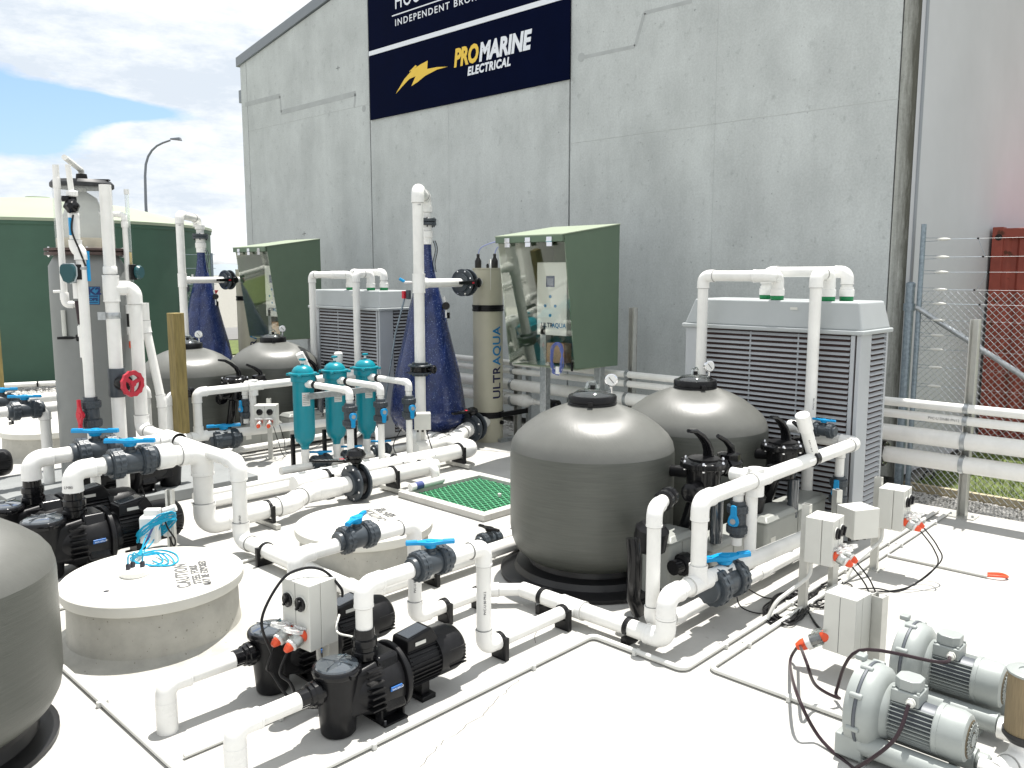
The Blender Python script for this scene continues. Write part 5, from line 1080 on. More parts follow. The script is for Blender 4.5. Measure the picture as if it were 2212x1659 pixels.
MB().lathe([(.088,z0_+.02),(.088,z1-.012)],(fx,fy,0),n=60,lobes=30,amp=-.02).build('filter_media',mesh_f,t); MB().lathe([(.092,z1-.012),(.095,z1-.008),(.095,z1),(.088,z1+.004),(.045,z1+.003),(.044,z1-.003),(.01,z1-.003)],(fx,fy,0),n=40).build('filter_cap',alu,t); MB().lathe([(.07,z0_-.03),(.095,z0_-.0),(.095,z0_+.02)],(fx,fy,0),n=40).build('filter_base',asphalt,t)
run(t,[(fx,fy,z0_-.02),(fx,fy,.10),(fx-.22,fy+.06,.10)],.05); 
MB().box((fx+.085,fy-.06,z0_+.12),(.01,.06,.16)).build('filter_label',skyb,t)
t=thing('blower_pipe','white pipes coupling the blowers to the air filter at the bottom right','pipe',(4.7,.8,.1))
run(t,[(4.63,1.0,.10),(4.63,-.5,.10)],.042); coupling(t,(4.63,.93,.10),(0,1,0),.045,.16); coupling(t,(4.63,.66,.10),(0,1,0),.05,.09); run(t,[(3.94,.98,.10),(3.94,.2,.10)],.042); run(t,[(4.19,.98,.10),(4.19,.2,.10)],.042); run(t,[(4.88,.98,.10),(4.88,-.5,.10)],.042)
# cables to the blowers
gl=Vector((4.13-.107,1.48-.223,.366)); gl2=Vector((4.80-.107,1.50-.223,.366)); e1=plugend
cable([e1,e1+Vector((-.03,.03,-.10)),G(1722,1500,.2),G(1768,1590,.04),G(1834,1652,.0),G(1858,1654,.05),gl+Vector((-.10,.02,-.14)),gl],.0095,maroon,'power_cable','thick black cable dropping from the orange plug to the nearest blower','cable')
cable([e1+Vector((.03,0,0)),G(1742,1430,.30),G(1762,1480,.14),G(1812,1508,.05),Vector((4.52,1.80,.06)),Vector((4.50,1.68,.34)),gl2+Vector((-.12,.02,.01)),gl2],.0095,maroon,'power_cable','thick black cable looping from the orange plug behind the housing to the further blower','cable')
# ================================================================ CONDUITS ON THE SLAB
def conduit(name,label,pts,r=.0155,two=0,step=.9):
    t=thing('floor_conduit',label,'conduit',(pts[0][0],pts[0][1],0)); P=[Vector((x,y,r+.004)) for x,y in pts]
    run(t,P,r,m=mat('conduit_grey',(.60,.60,.57),.4),soft=True,n=10,pn='conduit_pipe')
    if two:
        Q=[p+Vector((two,two if len(P)>2 else two,0)) for p in P]; run(t,Q,r*.8,m=MAT['conduit_grey'],soft=True,n=8,pn='conduit_pipe')
    for a,b in zip(P,P[1:]):
        L=(b-a).length; n=max(1,int(L/step)); d=(b-a).normalized(); s=Vector((d.y,-d.x,0))
        for k in range(n):
            c=a+d*(L*(k+.5)/n); MB().box((c.x,c.y,.017),(.024,.062,.034),rz=math.atan2(d.y,d.x)).build('saddle',MAT['conduit_grey'],t,bevel=.004)
    return t
conduit('','pale floor conduit running diagonally from the front grey tank to the bottom edge',[(1.61,9),(1.61,-.5)],.016)
conduit('','short pale floor conduit passing behind the two suction legs',[(1.69,3.89),(2.75,3.89)],.012)
conduit('','long pale floor conduit passing in front of the pumps and round the manifold corner',[(.6,3.30),(4.20,3.30),(4.20,2.60),(8.95,2.64)],.018,0)
conduit('','pale floor conduit beside the socket stands, turning towards the blowers',[(8.95,2.54),(4.33,2.50),(4.33,-.6)],.0165)
conduit('','pale floor conduit ending in the orange tail at the far right',[(7.22,2.5),(7.24,1.74)],.013)
cable([(7.24,1.76,.02),(7.27,1.66,.03),(7.33,1.62,.02),(7.38,1.68,.015),(7.33,1.76,.012)],.011,orange,'conduit_tail','orange tail of cable where a floor conduit ends on the white slab at right','cable')
conduit('','pale floor conduit by the left manhole running towards the big left pumps',[(1.65,6.35),(3.6,6.3)],.013)
# conduit drops at the stands
for (o,lab,dd) in ((sb,'pale bent conduit dropping from the nearest right-hand socket box',(-.35,.14)),(scn,'pale bent conduit dropping from the furthest right-hand socket box',(-.42,.10)),(sa,'pale bent conduit dropping from the socket box between the pumps',(.05,.02))):
    q=local(o,(-.03,.0,0)); z=zbb if o is sb else (zcb if o is scn else zb); zt__={sb.name:zbb,scn.name:zcb,sa.name:za-.40}[o.name]
    tt=thing('conduit_drop',lab,'conduit',(q.x,q.y,0)); run(tt,[(q.x,q.y,zt__+.01),(q.x,q.y,zt__-.12),(q.x+dd[0]*.8,q.y+dd[1]*.8,zt__*.35),(q.x+dd[0],q.y+dd[1],.02)],.014,m=MAT['conduit_grey'],soft=True,n=10,pn='conduit_pipe')
# loose black cables
def plugpts(o,s,z0,z1,w,dp): return local(o,(s*w*.235,-dp-.12,z0+(z1-z0)*.24-.06))
cn=[0]
for o,(z0c,z1c) in ((sb,(zbb,zbt)),(scn,(zcb,zct))):
    for s in (-1,1):
        q=plugpts(o,s,z0c,z1c,.215,.17); cn[0]+=1
        which='near' if o is sb else 'far'; side_='left' if s<0 else 'right'
        cable([q,q+Vector((.02,-.10,-.13)),Vector((q.x-.1,q.y-.16,.18)),*([Vector((q.x-.3-.05*s,q.y+.05,.02)),G(1740,1316,.02),G(1712,1322+4*s,.015)] if o is sb else [Vector((q.x-.35-.1*s,q.y-.02,.02)),Vector((q.x-.55,q.y+.16,.015)),G(1815,1272+4*s,.015)])],.0055,black,'power_lead',f'thin black lead hanging from the {side_} plug of the {which} right-hand socket box','cable')
# tangle of black cable
def tangle(c,rad,n,m,label,seed,r=.0045,elong=1.8,ang=0.):
    rnd=random.Random(seed); P=[]
    for k in range(n):
        a=k*.9+rnd.uniform(-.2,.2); f=rad*rnd.uniform(.6,1.15); x=f*math.cos(a)*elong; y=f*math.sin(a)*.75
        P.append(Vector((c[0]+x*math.cos(ang)-y*math.sin(ang)+rnd.uniform(-.02,.02),c[1]+x*math.sin(ang)+y*math.cos(ang),.006+.022*rnd.random())))
    return cable(P,r,m,'cable_coil',label,'cable',n=6,steps=6)
c=G(1700,1318); tangle(c,.17,95,black,'tangle of black cable lying on the conduits beside the nearest socket stand post',4,.0062,1.9,ang=R(14))
c=G(1790,1282); tangle(c,.15,40,black,'looser loops of black cable between the two nearest right-hand posts',9,.0055,2.3,R(5))
cable([G(1590,1278,.1),G(1600,1310,.03),G(1640,1325,.01),G(1690,1318,.015)],.005,black,'power_lead','black lead curving out from under the lower blue handled valve','cable')
cable([G(1612,1270,.12),G(1650,1290,.02),G(1690,1295,.01),G(1725,1310,.015)],.005,black,'power_lead','black lead crossing the bare slab towards the cable tangle','cable')
# leads on the front pumps' socket box
for s in (-1,1):
    q=local(sa,(s*.235*.235,-.17-.09,zb-.02+(za-zb)*.24-.04)); top=local(sa,(s*.06,-.06,za+.02))
    cable([q,q+Vector((-.05,.02,-.13)),Vector((q.x-.02,q.y-.03*s,.22)),Vector((q.x+.04,q.y-.05,.08)),Vector((q.x+.2,q.y-.06*s,.02)),Vector((q.x+.45,q.y-.1*s,.03))],.0085,black,'pump_lead',('nearer' if s<0 else 'further')+' black lead drooping from the plugs of the box between the pumps','cable')
q=local(sa,(.0,-.29,zb+.0)); tq=local(sa,(-.02,-.10,za+.05))
cable([local(sa,(-.05,-.30,zb-.02)),local(sa,(-.07,-.34,(za+zb)/2)),local(sa,(-.05,-.22,za+.01)),tq,local(sa,(.06,-.02,za+.035)),local(sa,(.14,.03,za-.06)),local(sa,(.13,.05,za-.12))],.008,black,'pump_lead','black lead arching over the top of the socket box between the pumps','cable')
cable([local(sa,(.10,.05,zb+.12)),local(sa,(.16,-.02,zb+.06)),Vector((DX+.02,PY1+.12,.42)),Vector((DX+.10,PY1+.03,.36))],.006,ivory,'pump_lead','pale lead running from the socket box down to the front pump','cable')
# ================================================================ LEFT: BIG PUMPS, HEADERS
LY3,LY4=7.12,7.80
p3=dup(pu,(2.08,LY3,0),0,'large black pump with a blue badge behind the left manhole','black pumps of the left group'); p3.scale=(1.3,1.3,1.28)
p4=dup(pu,(1.98,LY4,0),0,'large black pump at the left edge behind the blue badged left pump','black pumps of the left group'); p4.scale=(1.3,1.3,1.28)
p6=dup(pu,(3.86,8.85,.12),PI,'black pump on the grey plinth behind the two thick blue handled valves','black pumps of the left group'); p6.scale=(1.15,1.15,1.1)
p5=dup(pu,(1.85,10.75,0),0,'black pump at the far left edge beyond the manhole lid','black pumps of the left group'); p5.scale=(1.2,1.2,1.15)
zl_=.83; r3=.068; dx3=2.08+.18*1.3; dx4=1.98+.18*1.3
t=thing('thick_discharge_pipe','thick white pipe from the left pump with the nearer chunky grey valve','pipe',(dx3,LY3,0),'thick discharge pipes')
run(t,[(dx3,LY3,.62),(dx3,LY3,zl_),(3.05,LY3,zl_)],r3,sock=1.2); valve(t,(2.78,LY3,zl_),(1,0,0),r3,(0,0,1),(.75,-.65,0))
run(t,[(2.98,LY3,zl_),(3.40,LY3,zl_-.02),(3.40,LY3,.14),(4.25,LY3-.02,.17),(4.55,LY3+.12,.20),(4.75,LY3+.12,.20)],.085,fit=1.14,sock=1.15)
MB().lathe([(.105,-.07),(.11,-.06),(.11,.06),(.105,.07)],(3.06,LY3,zl_),(1,0,0),26).build('collar',pvcf,t)
p=G(606,1140,.17); clip(t,(4.02,LY3-.01,.155),(1,0,0),.085,block=True,z0=.05)
t=thing('thick_discharge_pipe','thick white pipe from the far left pump with the further chunky grey valve','pipe',(dx4,LY4,0),'thick discharge pipes')
run(t,[(dx4,LY4,.62),(dx4,LY4,zl_),(3.42,LY4,zl_)],r3,sock=1.2); valve(t,(2.75,LY4,zl_),(1,0,0),r3,(0,0,1),(.72,-.70,0))
hx=3.45; dpy=6.56
t=thing('header_pipe','long white header pipe from the grey column towards the camera, dropping to the slab','pipe',(hx,dpy,0))
d2y=8.50; ztee=VZ(hx,d2y,622)
run(t,[(3.20,8.62,ztee),(hx,d2y,ztee),(hx,d2y,.83),(hx,dpy,.80),(hx,dpy,.12),(hx,4.82,.11),(5.35,4.82,.11)],.062,sock=1.25)
tee(t,(hx,LY4,.83),(0,1,0),(-1,0,0),.064); clip(t,(hx,6.15,.115),(0,1,0),.062,side=-1)
for x in (4.1,): clip(t,(x,4.82,.11),(1,0,0),.062)
t=thing('low_pipe','white low pipe with a small black valve left of the big front tank','pipe',(4.3,5.0,0))
run(t,[(4.35,5.02,.10),(5.4,5.02,.10),(5.4,4.9,.10)],.048); q=G(1043,1152,.16); valve(t,(q.x,5.02,.12),(1,0,0),.04,(0,0,1),(0,1,0),hm=black); clip(t,(5.25,5.02,.10),(1,0,0),.048)
# ---------------------------------------------------------------- skimmer column
sx,sy=3.32,9.33; pz=.12
MB_=thing('plinth','low grey concrete plinth under the tall grey column at left','plinth',(3.4,9.5,0)); MB().bx(2.45,4.75,8.58,10.6,0,pz).build('plinth_block',mat('plinth_grey',(.22,.23,.23),.85,var=.12,vs=3,bump=.2,bs=20),MB_,bevel=.008)
t=thing('skimmer_column','tall grey protein skimmer column with a clear stained upper chamber and black lid','column',(sx,sy,pz))
Z=lambda v: VZ(sx,sy,v)
MB().lathe([(.368,pz),(.368,Z(640)),(.362,Z(575)),(.30,Z(552))],(sx,sy,0),n=64).build('grey_body',greyp,t)
for a,b in ((552,545),(543,537)): MB().lathe([(.385,Z(a)),(.39,Z(a)+.003),(.39,Z(b)-.003),(.385,Z(b))],(sx,sy,0),n=56).build('flange',mat('rusty_flange',(.07,.045,.04),.55,var=.3,vs=12),t)
for k in range(10): a=2*PI*k/10; MB().lathe([(.012,-.05),(.02,-.04),(.02,-.03),(.012,-.02),(.012,.05)],(sx+.36*math.cos(a),sy+.36*math.sin(a),Z(545)),n=8).build('flange_bolt',chrome,t)
MB().lathe([(.28,Z(537)),(.28,Z(500)),(.28,Z(407))],(sx,sy,0),n=56,capa=False,capb=False).build('acrylic_chamber',mat('hazy_acrylic',(.70,.72,.70),.15,alpha=.24),t)
MB().lathe([(.272,Z(537)),(.272,Z(522)),(.27,Z(515))],(sx,sy,0),n=48,capb=False).build('foam_residue',foam,t)
MB().lathe([(.262,Z(516)),(.262,Z(492)),(.25,Z(480)),(.19,Z(462)),(.15,Z(440)),(.13,Z(428)),(.04,Z(415)),(.035,Z(403))],(sx,sy,0),n=48).build('inner_cone',milky,t)
MB().lathe([(.29,Z(407)),(.30,Z(405)),(.30,Z(398)),(.285,Z(394)),(.27,Z(391)),(.10,Z(388))],(sx,sy,0),n=56).build('column_lid',mat('weathered_black',(.03,.032,.035),.5,var=.4,vs=14),t)
MB().lathe([(.05,Z(388)),(.055,Z(384)),(.05,Z(376))],(sx,sy,0),n=16).build('lid_fitting',blackr,t); MB().box((sx+.12,sy-.14,Z(389)),(.2,.06,.012),rz=-.7).build('lid_hatch',blackr,t)
on0=(GX(160,650,2.9).x,GX(160,650,2.9).y)
run(t,[(sx,sy,Z(380)),(sx,sy,Z(368)),(on0[0],on0[1],Z(364))],.026)
# stickers and little fittings on the body (flat sticker on its real place)
f=Vector((-sx,-sy,0)).normalized(); side_=Vector((-f.y,f.x,0))
def onbody(u,v,r=.370):
    # point on the column's surface along the view line
    d=_ray(u,v).normalized(); o=EYE-Vector((sx,sy,0)); a=d.x**2+d.y**2; b=2*(o.x*d.x+o.y*d.y); c=o.x**2+o.y**2-r*r; k=(-b-math.sqrt(max(0,b*b-4*a*c)))/(2*a); return EYE+d*k
ca,cb_=onbody(178,656),onbody(215,620); 
def patch(u0,u1,v0,v1,m,name,r,n=6,parent=None):
    mb=MB()
    for i in range(n+1):
        u=u0+(u1-u0)*i/n; mb.v+=[onbody(u,v0,r),onbody(u,v1,r)]
    mb.f=[(2*i,2*i+2,2*i+3,2*i+1) for i in range(n)]; return mb.build(name,m,parent or t)
st=patch(178,216,619,658,skyd,'sticker_border',.3705); patch(179.5,214.3,620.5,656.5,skyb,'sticker',.372,parent=t)
q=onbody(190,638,.373); nrm=Vector((q.x-sx,q.y-sy,0)).normalized(); sdv=Vector((-nrm.y,nrm.x,0)); 
def skt(body,u,v,size,m,**k):
    q=onbody(u,v,.3735); nrm=Vector((q.x-sx,q.y-sy,0)).normalized(); return text('sticker_lettering',body,size,m,frame(q,Vector((-nrm.y,nrm.x,0)),(0,0,1)),t,ext=.0003,**k)
skt('K2',190,636,.095,skyd,bold=.004,xs=1.1); skt('OPE',192,650,.042,skyd,bold=.002,xs=1.1); patch(188,212,638.5,641,skyd,'sticker_rule',.3733); patch(188,212,652.5,654,skyd,'sticker_rule',.3733)
# ---------------------------------------------------------------- pipes round the column
def on(u,x): # plan position for a vertical pipe seen at column u (row 650) at depth coordinate x
    p=GX(u,650,x); return p.x,p.y
def vert(name,label,u,x,v0,v1,r,cat='pipe',n=18,grp=None):
    X,Y_=on(u,x); t=thing(name,label,cat,(X,Y_,0),grp); return t,X,Y_,(lambda v: VZ(X,Y_,v))
t,X,Y_,z=vert('riser_pipe','slim white riser left of the clear column, with an open slanted top and low elbow',140,2.85,0,0,.028)
run(t,[(X,Y_,z(356)),(X,Y_,z(658)),(X+.12,Y_-.04,z(658))],.029,fit=1.2); coupling(t,(X,Y_,z(395)),(0,0,1),.029,.10); coupling(t,(X,Y_,z(640)),(0,0,1),.034,.07)
MB().cyl((X,Y_,z(629)),(X-.07,Y_+.07,z(630)),.014,n=10).build('side_spigot',white,t); MB().cyl((X,Y_,z(529)),(X-.2,Y_+.2,z(528)),.02,n=10).build('stub',mat('grey_stub',(.4,.42,.42),.4),t) if False else None
t,X,Y_,z=vert('valve_riser','white riser with a black actuator valve and long thick drop to a red handled valve',171,2.92,0,0,.03)
X2,Y2_=on(181,2.95)
run(t,[(X-.02,Y_,z(356)),(X,Y_,z(430))],.025); MB().lathe([(.04,z(425)),(.05,z(423)),(.05,z(414)),(.04,z(412))],(X,Y_,0),n=18).build('union',pvcf,t)
q=Vector((X-.03,Y_-.05,z(446))); MB().lathe([(.05,-.05),(.066,-.045),(.068,.01),(.045,.03),(.03,.05)],q,Vector((-.5,-.85,0)),24,lobes=6,amp=-.12).build('actuator_valve',blackg,t); MB().lathe([(.03,-.02),(.035,0),(.03,.03)],q+Vector((-.04,.03,.06)),n=12).build('actuator_knob',blackg,t); MB().cyl((X,Y_,z(425)),(X,Y_,z(465)),.036,n=16).build('valve_stem',black,t)
MB().lathe([(.045,z(470)),(.05,z(468)),(.05,z(462)),(.045,z(460))],(X,Y_,0),n=18).build('union',pvcf,t)
MB().cyl((X,Y_,z(505)),(X,Y_,z(468)),.048,n=18).build('tee_body',pvcf,t); MB().box((X-.055,Y_-.06,z(490)),(.02,.03,.16)).build('blue_lever',blue,t)
run(t,[(X,Y_,z(505)),(X,Y_,z(535)),(X2,Y2_,z(545)),(X2,Y2_,.50),(X2,Y2_,.2)],.046,fit=1.25); valve(t,(X2,Y2_,z(893)),(0,0,1),.05,(-.9,-.35,0),(0,.0,1),hm=red)
q=Vector((X-.10,Y_-.06,z(590))); m=MB(); dd_=Vector((-.75,-.62,0)).normalized(); sx_=Vector((-dd_.y,dd_.x,0)); m.prism([(-.055,.085),(.045,.085),(.07,.05),(.07,-.02),(.045,-.075),(.0,-.095),(-.045,-.075),(-.075,0),(-.072,.055)],q-dd_*.03,sx_,(0,0,1),dd_,.055); m.build('flow_sensor',teald,t,bevel=.016); m=MB(); m.prism([(-.058,.09),(.048,.09),(.075,.052),(.075,-.022),(.048,-.08),(.0,-.10),(-.048,-.08),(-.08,0),(-.076,.058)],q-dd_*.03,sx_,(0,0,1),dd_,.02); m.build('sensor_bezel',mat('bezel_grey',(.4,.45,.47),.3),t,bevel=.005); MB().box(q+Vector((.09,.02,.01)),(.07,.07,.14)).build('sensor_bracket',black,t)
MB().lathe([(.05,-.012),(.053,0),(.05,.012)],(X2,Y2_,z(580)),n=20).build('hose_clip',steel,t)
cable([(X-.03,Y_-.08,z(465)),(X-.05,Y_-.08,z(500)),(X-.0,Y_-.09,z(540)),(X+.05,Y_-.08,z(575))],.009,blackr,'sensor_cable',parent=t)
MB().cyl((X+.01,Y_+.05,z(650)),(X+.02,Y_+.03,z(700)),.035,n=14).build('dark_hose',maroon,t); MB().cyl((X+.0,Y_+.03,z(612)),(X+.0,Y_+.03,z(645)),.038,n=16).build('hose_tail',pvcf,t); MB().cyl((X+.02,Y_+.03,z(702)),(X+.05,Y_+.02,z(862)),.032,n=16).build('lower_riser',pvc,t); coupling(t,(X+.02,Y_+.03,z(716)),(0,0,1),.034,.1); coupling(t,(X+.03,Y_+.03,z(750)),(0,0,1),.036,.2)
MB().box((X2+.05,Y2_-.01,z(575)),(.03,.05,.28)).build('blue_lever',blue,t)
q=onbody(138,700,.39); tt=thing('flow_meter','small clear flow meter tube with a black valve on the grey column','meter',q); MB().cyl(q+Vector((0,0,-.12)),q+Vector((0,0,.14)),.022,n=12).build('meter_tube',milky,tt); MB().cyl(q+Vector((-.06,.03,-.14)),q+Vector((.10,-.06,-.14)),.014,n=10).build('meter_pipe',black,tt); MB().lathe([(.03,0),(.04,.01),(.04,.05),(.03,.06)],q+Vector((.09,-.05,-.14)),(1,-.6,0),14).build('meter_knob',blackg,tt)
t,X,Y_,z=vert('standpipe','thick white standpipe right of the clear chamber with a side branch and red handwheel valve',242,3.20,0,0,.055)
run(t,[(X,Y_,z(399)),(X,Y_,z(602))],.055); MB().lathe([(.062,z(592)),(.064,z(590)),(.064,z(578)),(.058,z(575))],(X,Y_,0),n=20).build('reducer',pvcf,t); tee(t,(X,Y_,ztee),(0,0,1),(hx-X,d2y-Y_,0),.064,.060); run(t,[(X,Y_,z(620)),(X,Y_,.15)],.064)
MB().lathe([(.068,z(688)),(.071,z(687)),(.071,z(676)),(.068,z(675))],(X,Y_,0),n=20).build('steel_band',steel,t); MB().box((X-.08,Y_+.02,z(682)),(.10,.03,.075),rz=-.4).build('band_bracket',steel,t)
zv_=z(826); MB().lathe([(.075,-.14),(.08,-.13),(.08,.13),(.075,.14)],(X,Y_,zv_),n=24).build('gate_valve_body',dgrey,t)
hd_=Vector((.3,-.95,0)).normalized(); MB().lathe([(.07,.04),(.075,.05),(.075,.13),(.03,.14),(.02,.2)],(X,Y_,zv_),hd_,20).build('valve_bonnet',black,t)
w=MB(); c=Vector((X,Y_,zv_))+hd_*.20; xx,yy=perp(hd_); n=24
for k in range(n):
    a=2*PI*k/n; a2=2*PI*(k+1)/n; ro=.125*(1.04 if k%2 else .97); ro2=.125*(1.04 if (k+1)%2 else .97); b=len(w.v)
    for (aa,rr_) in ((a,ro),(a,.085),(a2,.085),(a2,ro2)):
        for h_ in (0,.03): w.v.append(c+(xx*math.cos(aa)+yy*math.sin(aa))*rr_+hd_*h_)
    w.f+=[(b,b+2,b+4,b+6),(b+1,b+7,b+5,b+3),(b,b+6,b+7,b+1),(b+2,b+3,b+5,b+4)]
for k in range(3): a=2*PI*k/3+.4; w.box(c+(xx*math.cos(a)+yy*math.sin(a))*.05+hd_*.015,(.10,.035,.02),M=Matrix((xx*math.cos(a)+yy*math.sin(a),-xx*math.sin(a)+yy*math.cos(a),hd_)).transposed())
w.lathe([(.03,0),(.03,.035)],c,hd_,14); w.build('handwheel',mat('handwheel_red',(.45,.03,.05),.4),t)
t,X,Y_,z=vert('thin_riser','thin cream riser with a black sleeve and orange hose tap beside the thick standpipe',279,3.60,0,0,.024)
run(t,[(X-.25,Y_+.22,z(461)),(X,Y_,z(464)),(X,Y_,z(672))],.026); coupling(t,(X,Y_,z(485)),(0,0,1),.03,.06); coupling(t,(X,Y_,z(668)),(0,0,1),.034,.09); MB().cyl((X,Y_,z(674)),(X,Y_,z(708)),.034,n=14).build('rubber_sleeve',blackr,t); coupling(t,(X,Y_,z(714)),(0,0,1),.034,.08); MB().cyl((X,Y_,z(716)),(X,Y_,z(736)),.028,n=12).build('pipe',pvc,t); MB().lathe([(.022,z(752)),(.027,z(750)),(.027,z(740)),(.024,z(737))],(X,Y_,0),n=14).build('hose_tap',orange,t)
cable([(X,Y_,z(752)),(X+.01,Y_-.01,z(790)),(X+.06,Y_-.03,z(840)),(X+.05,Y_-.04,z(900)),(X+.1,Y_-.05,.1)],.012,hose,'green_hose',parent=t)
X,Y_=on(287,3.64); t=thing('sight_tube','tall clear sight tube with amber liquid right of the grey column','tube',(X,Y_,.6)); z=lambda v: VZ(X,Y_,v)
MB().cyl((X,Y_,z(690)),(X,Y_,z(418)),.020,n=14).build('clear_tube',mat('sight_glass',(.8,.85,.85),.06,trans=.7,ior=1.2,alpha=.6),t); MB().cyl((X,Y_,z(600)),(X,Y_,z(545)),.014,n=12).build('amber_liquid',mat('amber',(.6,.42,.10),.3),t); MB().cyl((X,Y_,z(420)),(X,Y_,z(409)),.026,n=14).build('tube_cap',white,t)
t=thing('float_switch','dark teal sensor head strapped to the slim pipe right of the standpipe','sensor',(X+.12,Y_-.05,z(588))); q=Vector((X+.035,Y_-.05,z(588))); MB().box(q-Vector((.04,0,0)),(.06,.06,.16)).build('sensor_bracket',black,t,bevel=.006); MB().lathe([(.05,0),(.07,.01),(.075,.03),(.06,.055)],q,Vector((.6,-.75,0)),20).build('sensor_head',teald,t)
pA=GX(315,706,3.72); pB=GX(349,866,3.80); t=thing('slanting_pipe','white pipe slanting down between the thick header and the timber post','pipe',(pB.x,pB.y,0)); run(t,[pA+Vector((0,0,.25)),pA,pB,(pB.x,pB.y,.25)],.043,sock=1.5)
# far left valves and pipes
q=GY(55,885,9.9); t=thing('left_valve_pipe','white pipe with a blue handled grey valve at the left edge, nearer one','pipe',(q.x,9.9,0)); e=GY(96,885,9.9)
run(t,[(q.x-1.2,9.9,q.z),(e.x,9.9,q.z),(e.x,9.9,0)],.055); valve(t,q,(1,0,0),.055,(0,0,1),(.8,-.6,0)); run(t,[(e.x,9.9,q.z),(e.x+.9,9.9,q.z+.0),(e.x+.9,9.9,0)],.055)
q=GY(5,868,10.6); t=thing('left_valve_pipe','white pipe with a blue handled valve cut by the left edge, further back','pipe',(q.x,10.6,0)); run(t,[(q.x-1,10.6,q.z),(q.x+1.6,10.6,q.z),(q.x+1.6,10.6,0)],.055); valve(t,q,(1,0,0),.055,(0,0,1),(.8,-.6,0))
t=thing('ground_pipe','low white pipes crossing the slab at the left edge in front of the far manhole','pipe',(2,11.2,0)); a=G(0,912,.1); run(t,[(0,a.y+.1,.12),(3.0,a.y+.1,.12)],.06); clip(t,(G(70,925,.1).x,a.y+.1,.12),(1,0,0),.06)
# timber posts
def timber(label,u0,u1,vt,vb,grp='treated pine posts',w=.17):
    g=G((u0+u1)/2,vb); t=thing('timber_post',label,'post',(g.x,g.y,0),grp); z=VZ(g.x,g.y,vt); MB().box((g.x,g.y,z/2-.05),(w,w,z+.1),rz=R(8)).build('post_timber',wood,t,bevel=.006); return g
timber('square treated timber post standing in front of the grey dome tank at left',381,411,676,1012,w=.145); timber('timber post cut off by the left edge in front of the green tank',-14,9,640,870)
q=G(12,860,1.0); 
# ---------------------------------------------------------------- channel post with the cyan cables
g=Vector((2.97,6.84,0)); t=thing('channel_post','short aluminium channel post wrapped with cyan cables by the left manhole','post',g); zt2=VZ(g.x,g.y,1058)
m=MB(); m.bx(-.028,.028,.024,.03,0,zt2); m.bx(-.03,-.025,-.02,.03,0,zt2); m.bx(.025,.03,-.02,.03,0,zt2); m.bx(-.03,-.012,-.025,-.02,0,zt2); m.bx(.012,.03,-.025,-.02,0,zt2); m.bx(-.09,.09,-.05,.05,0,.008)
Q=Matrix.Rotation(R(-45),3,'Z'); m.v=[Q@v*1.0+g for v in m.v]; m.build('channel',strut,t)
for (u0,u1,v0,v1,off,lab) in ((307,343,1112,1172,-.03,'white junction box on the left of the channel post with cyan cables'),(356,377,1098,1158,.05,'narrow white box on the right of the channel post with cyan cables')):
    c=GY((u0+u1)/2,(v0+v1)/2,g.y+off); w=(u1-u0)/F*6.9; h=(v1-v0)/F*6.9; tt=thing('junction_box',lab,'junction box',(c.x,c.y,c.z-h/2)); MB().box(c,(w,.10,h),rz=R(-42)).build('box_body',white,tt,bevel=.01); MB().box(c+Vector((-.035,-.035,0)),(w*.92,.03,h*.92),rz=R(-42)).build('box_lid',white,tt,bevel=.006)
c=GY(330,1108,g.y-.02); tt=thing('small_grey_box','small pale valve block perched on top of the cyan cable coil','fitting',c); MB().box(c,(.12,.08,.07),rz=R(-42)).build('block',white,tt,bevel=.006); MB().cyl(c+Vector((.08,-.02,.0)),c+Vector((.16,-.08,.03)),.03,n=12).build('round_cap',white,tt)
fwd=Vector((_fw.x,_fw.y,0)).normalized()
rnd=random.Random(11); P=[]
cc=GY(338,1140,g.y-.10)
for k in range(9*16):
    a=2*PI*k/16; j=k//16; P.append(cc+_rt*(.155*math.cos(a)*(1+.05*rnd.uniform(-1,1)))+Vector((0,0,.055*math.sin(a)+.10*math.cos(a)+.008*j-.03))-fwd*(.09*math.sin(a))*1.2+Vector((0,0,rnd.uniform(-.012,.012))))
cable(P,.0062,bluep,'cyan_cable_coil','coil of cyan cable hung round the channel post by the left manhole','cable',n=6,steps=2)
lt=.398; pk=G(292,1240,.40)
t=thing('round_hub','round white cable hub with three black glands on the left manhole lid','hub',(pk.x,pk.y,.395)); MB().lathe([(.088,.396),(.092,.40),(.092,.43),(.084,.437)],(pk.x,pk.y,0),n=40).build('hub_body',white,t)
gl3=[]
for (u,v) in ((277,1230),(287,1225),(308,1224)):
    q=G(u,v,.437); MB().lathe([(.014,0),(.016,.005),(.016,.03),(.010,.038)],q,n=12).build('gland',printb,t); gl3.append(q+Vector((0,0,.036)))
mid=[GY(322,1165,g.y-.14),GY(315,1160,g.y-.12),GY(330,1170,g.y-.14)]
names=('left','middle','right')
for i in range(3):
    q=gl3[i]; a=G(300+14*i,1205,.44); b=G(318-6*i,1186,.47)
    far=[G(350+10*i,1215-6*i,.40),G(325,1228-4*i,.402)]
    cable([q,q+Vector((0.01,.0,.06)),G(296+8*i,1200,.48),G(330+14*i,1192+2*i,.43),G(352+12*i,1212+3*i,.405),G(318+10*i,1222,.403),G(282+4*i,1208+2*i,.405),G(300+4*i,1193,.43),mid[i],cc+Vector((.05*i-.05,0,.04))],.0058,bluep,'cyan_cable',f'cyan cable looping over the left manhole lid from the {names[i]} gland','cable',n=6)
cable([G(300,1196,.41),G(345,1188,.403),G(378,1196,.402),G(384,1212,.402),G(360,1222,.402),G(330,1212,.41)],.0055,bluep,'cyan_cable','wide outer loop of cyan cable near the post end of the left manhole lid','cable',n=6)
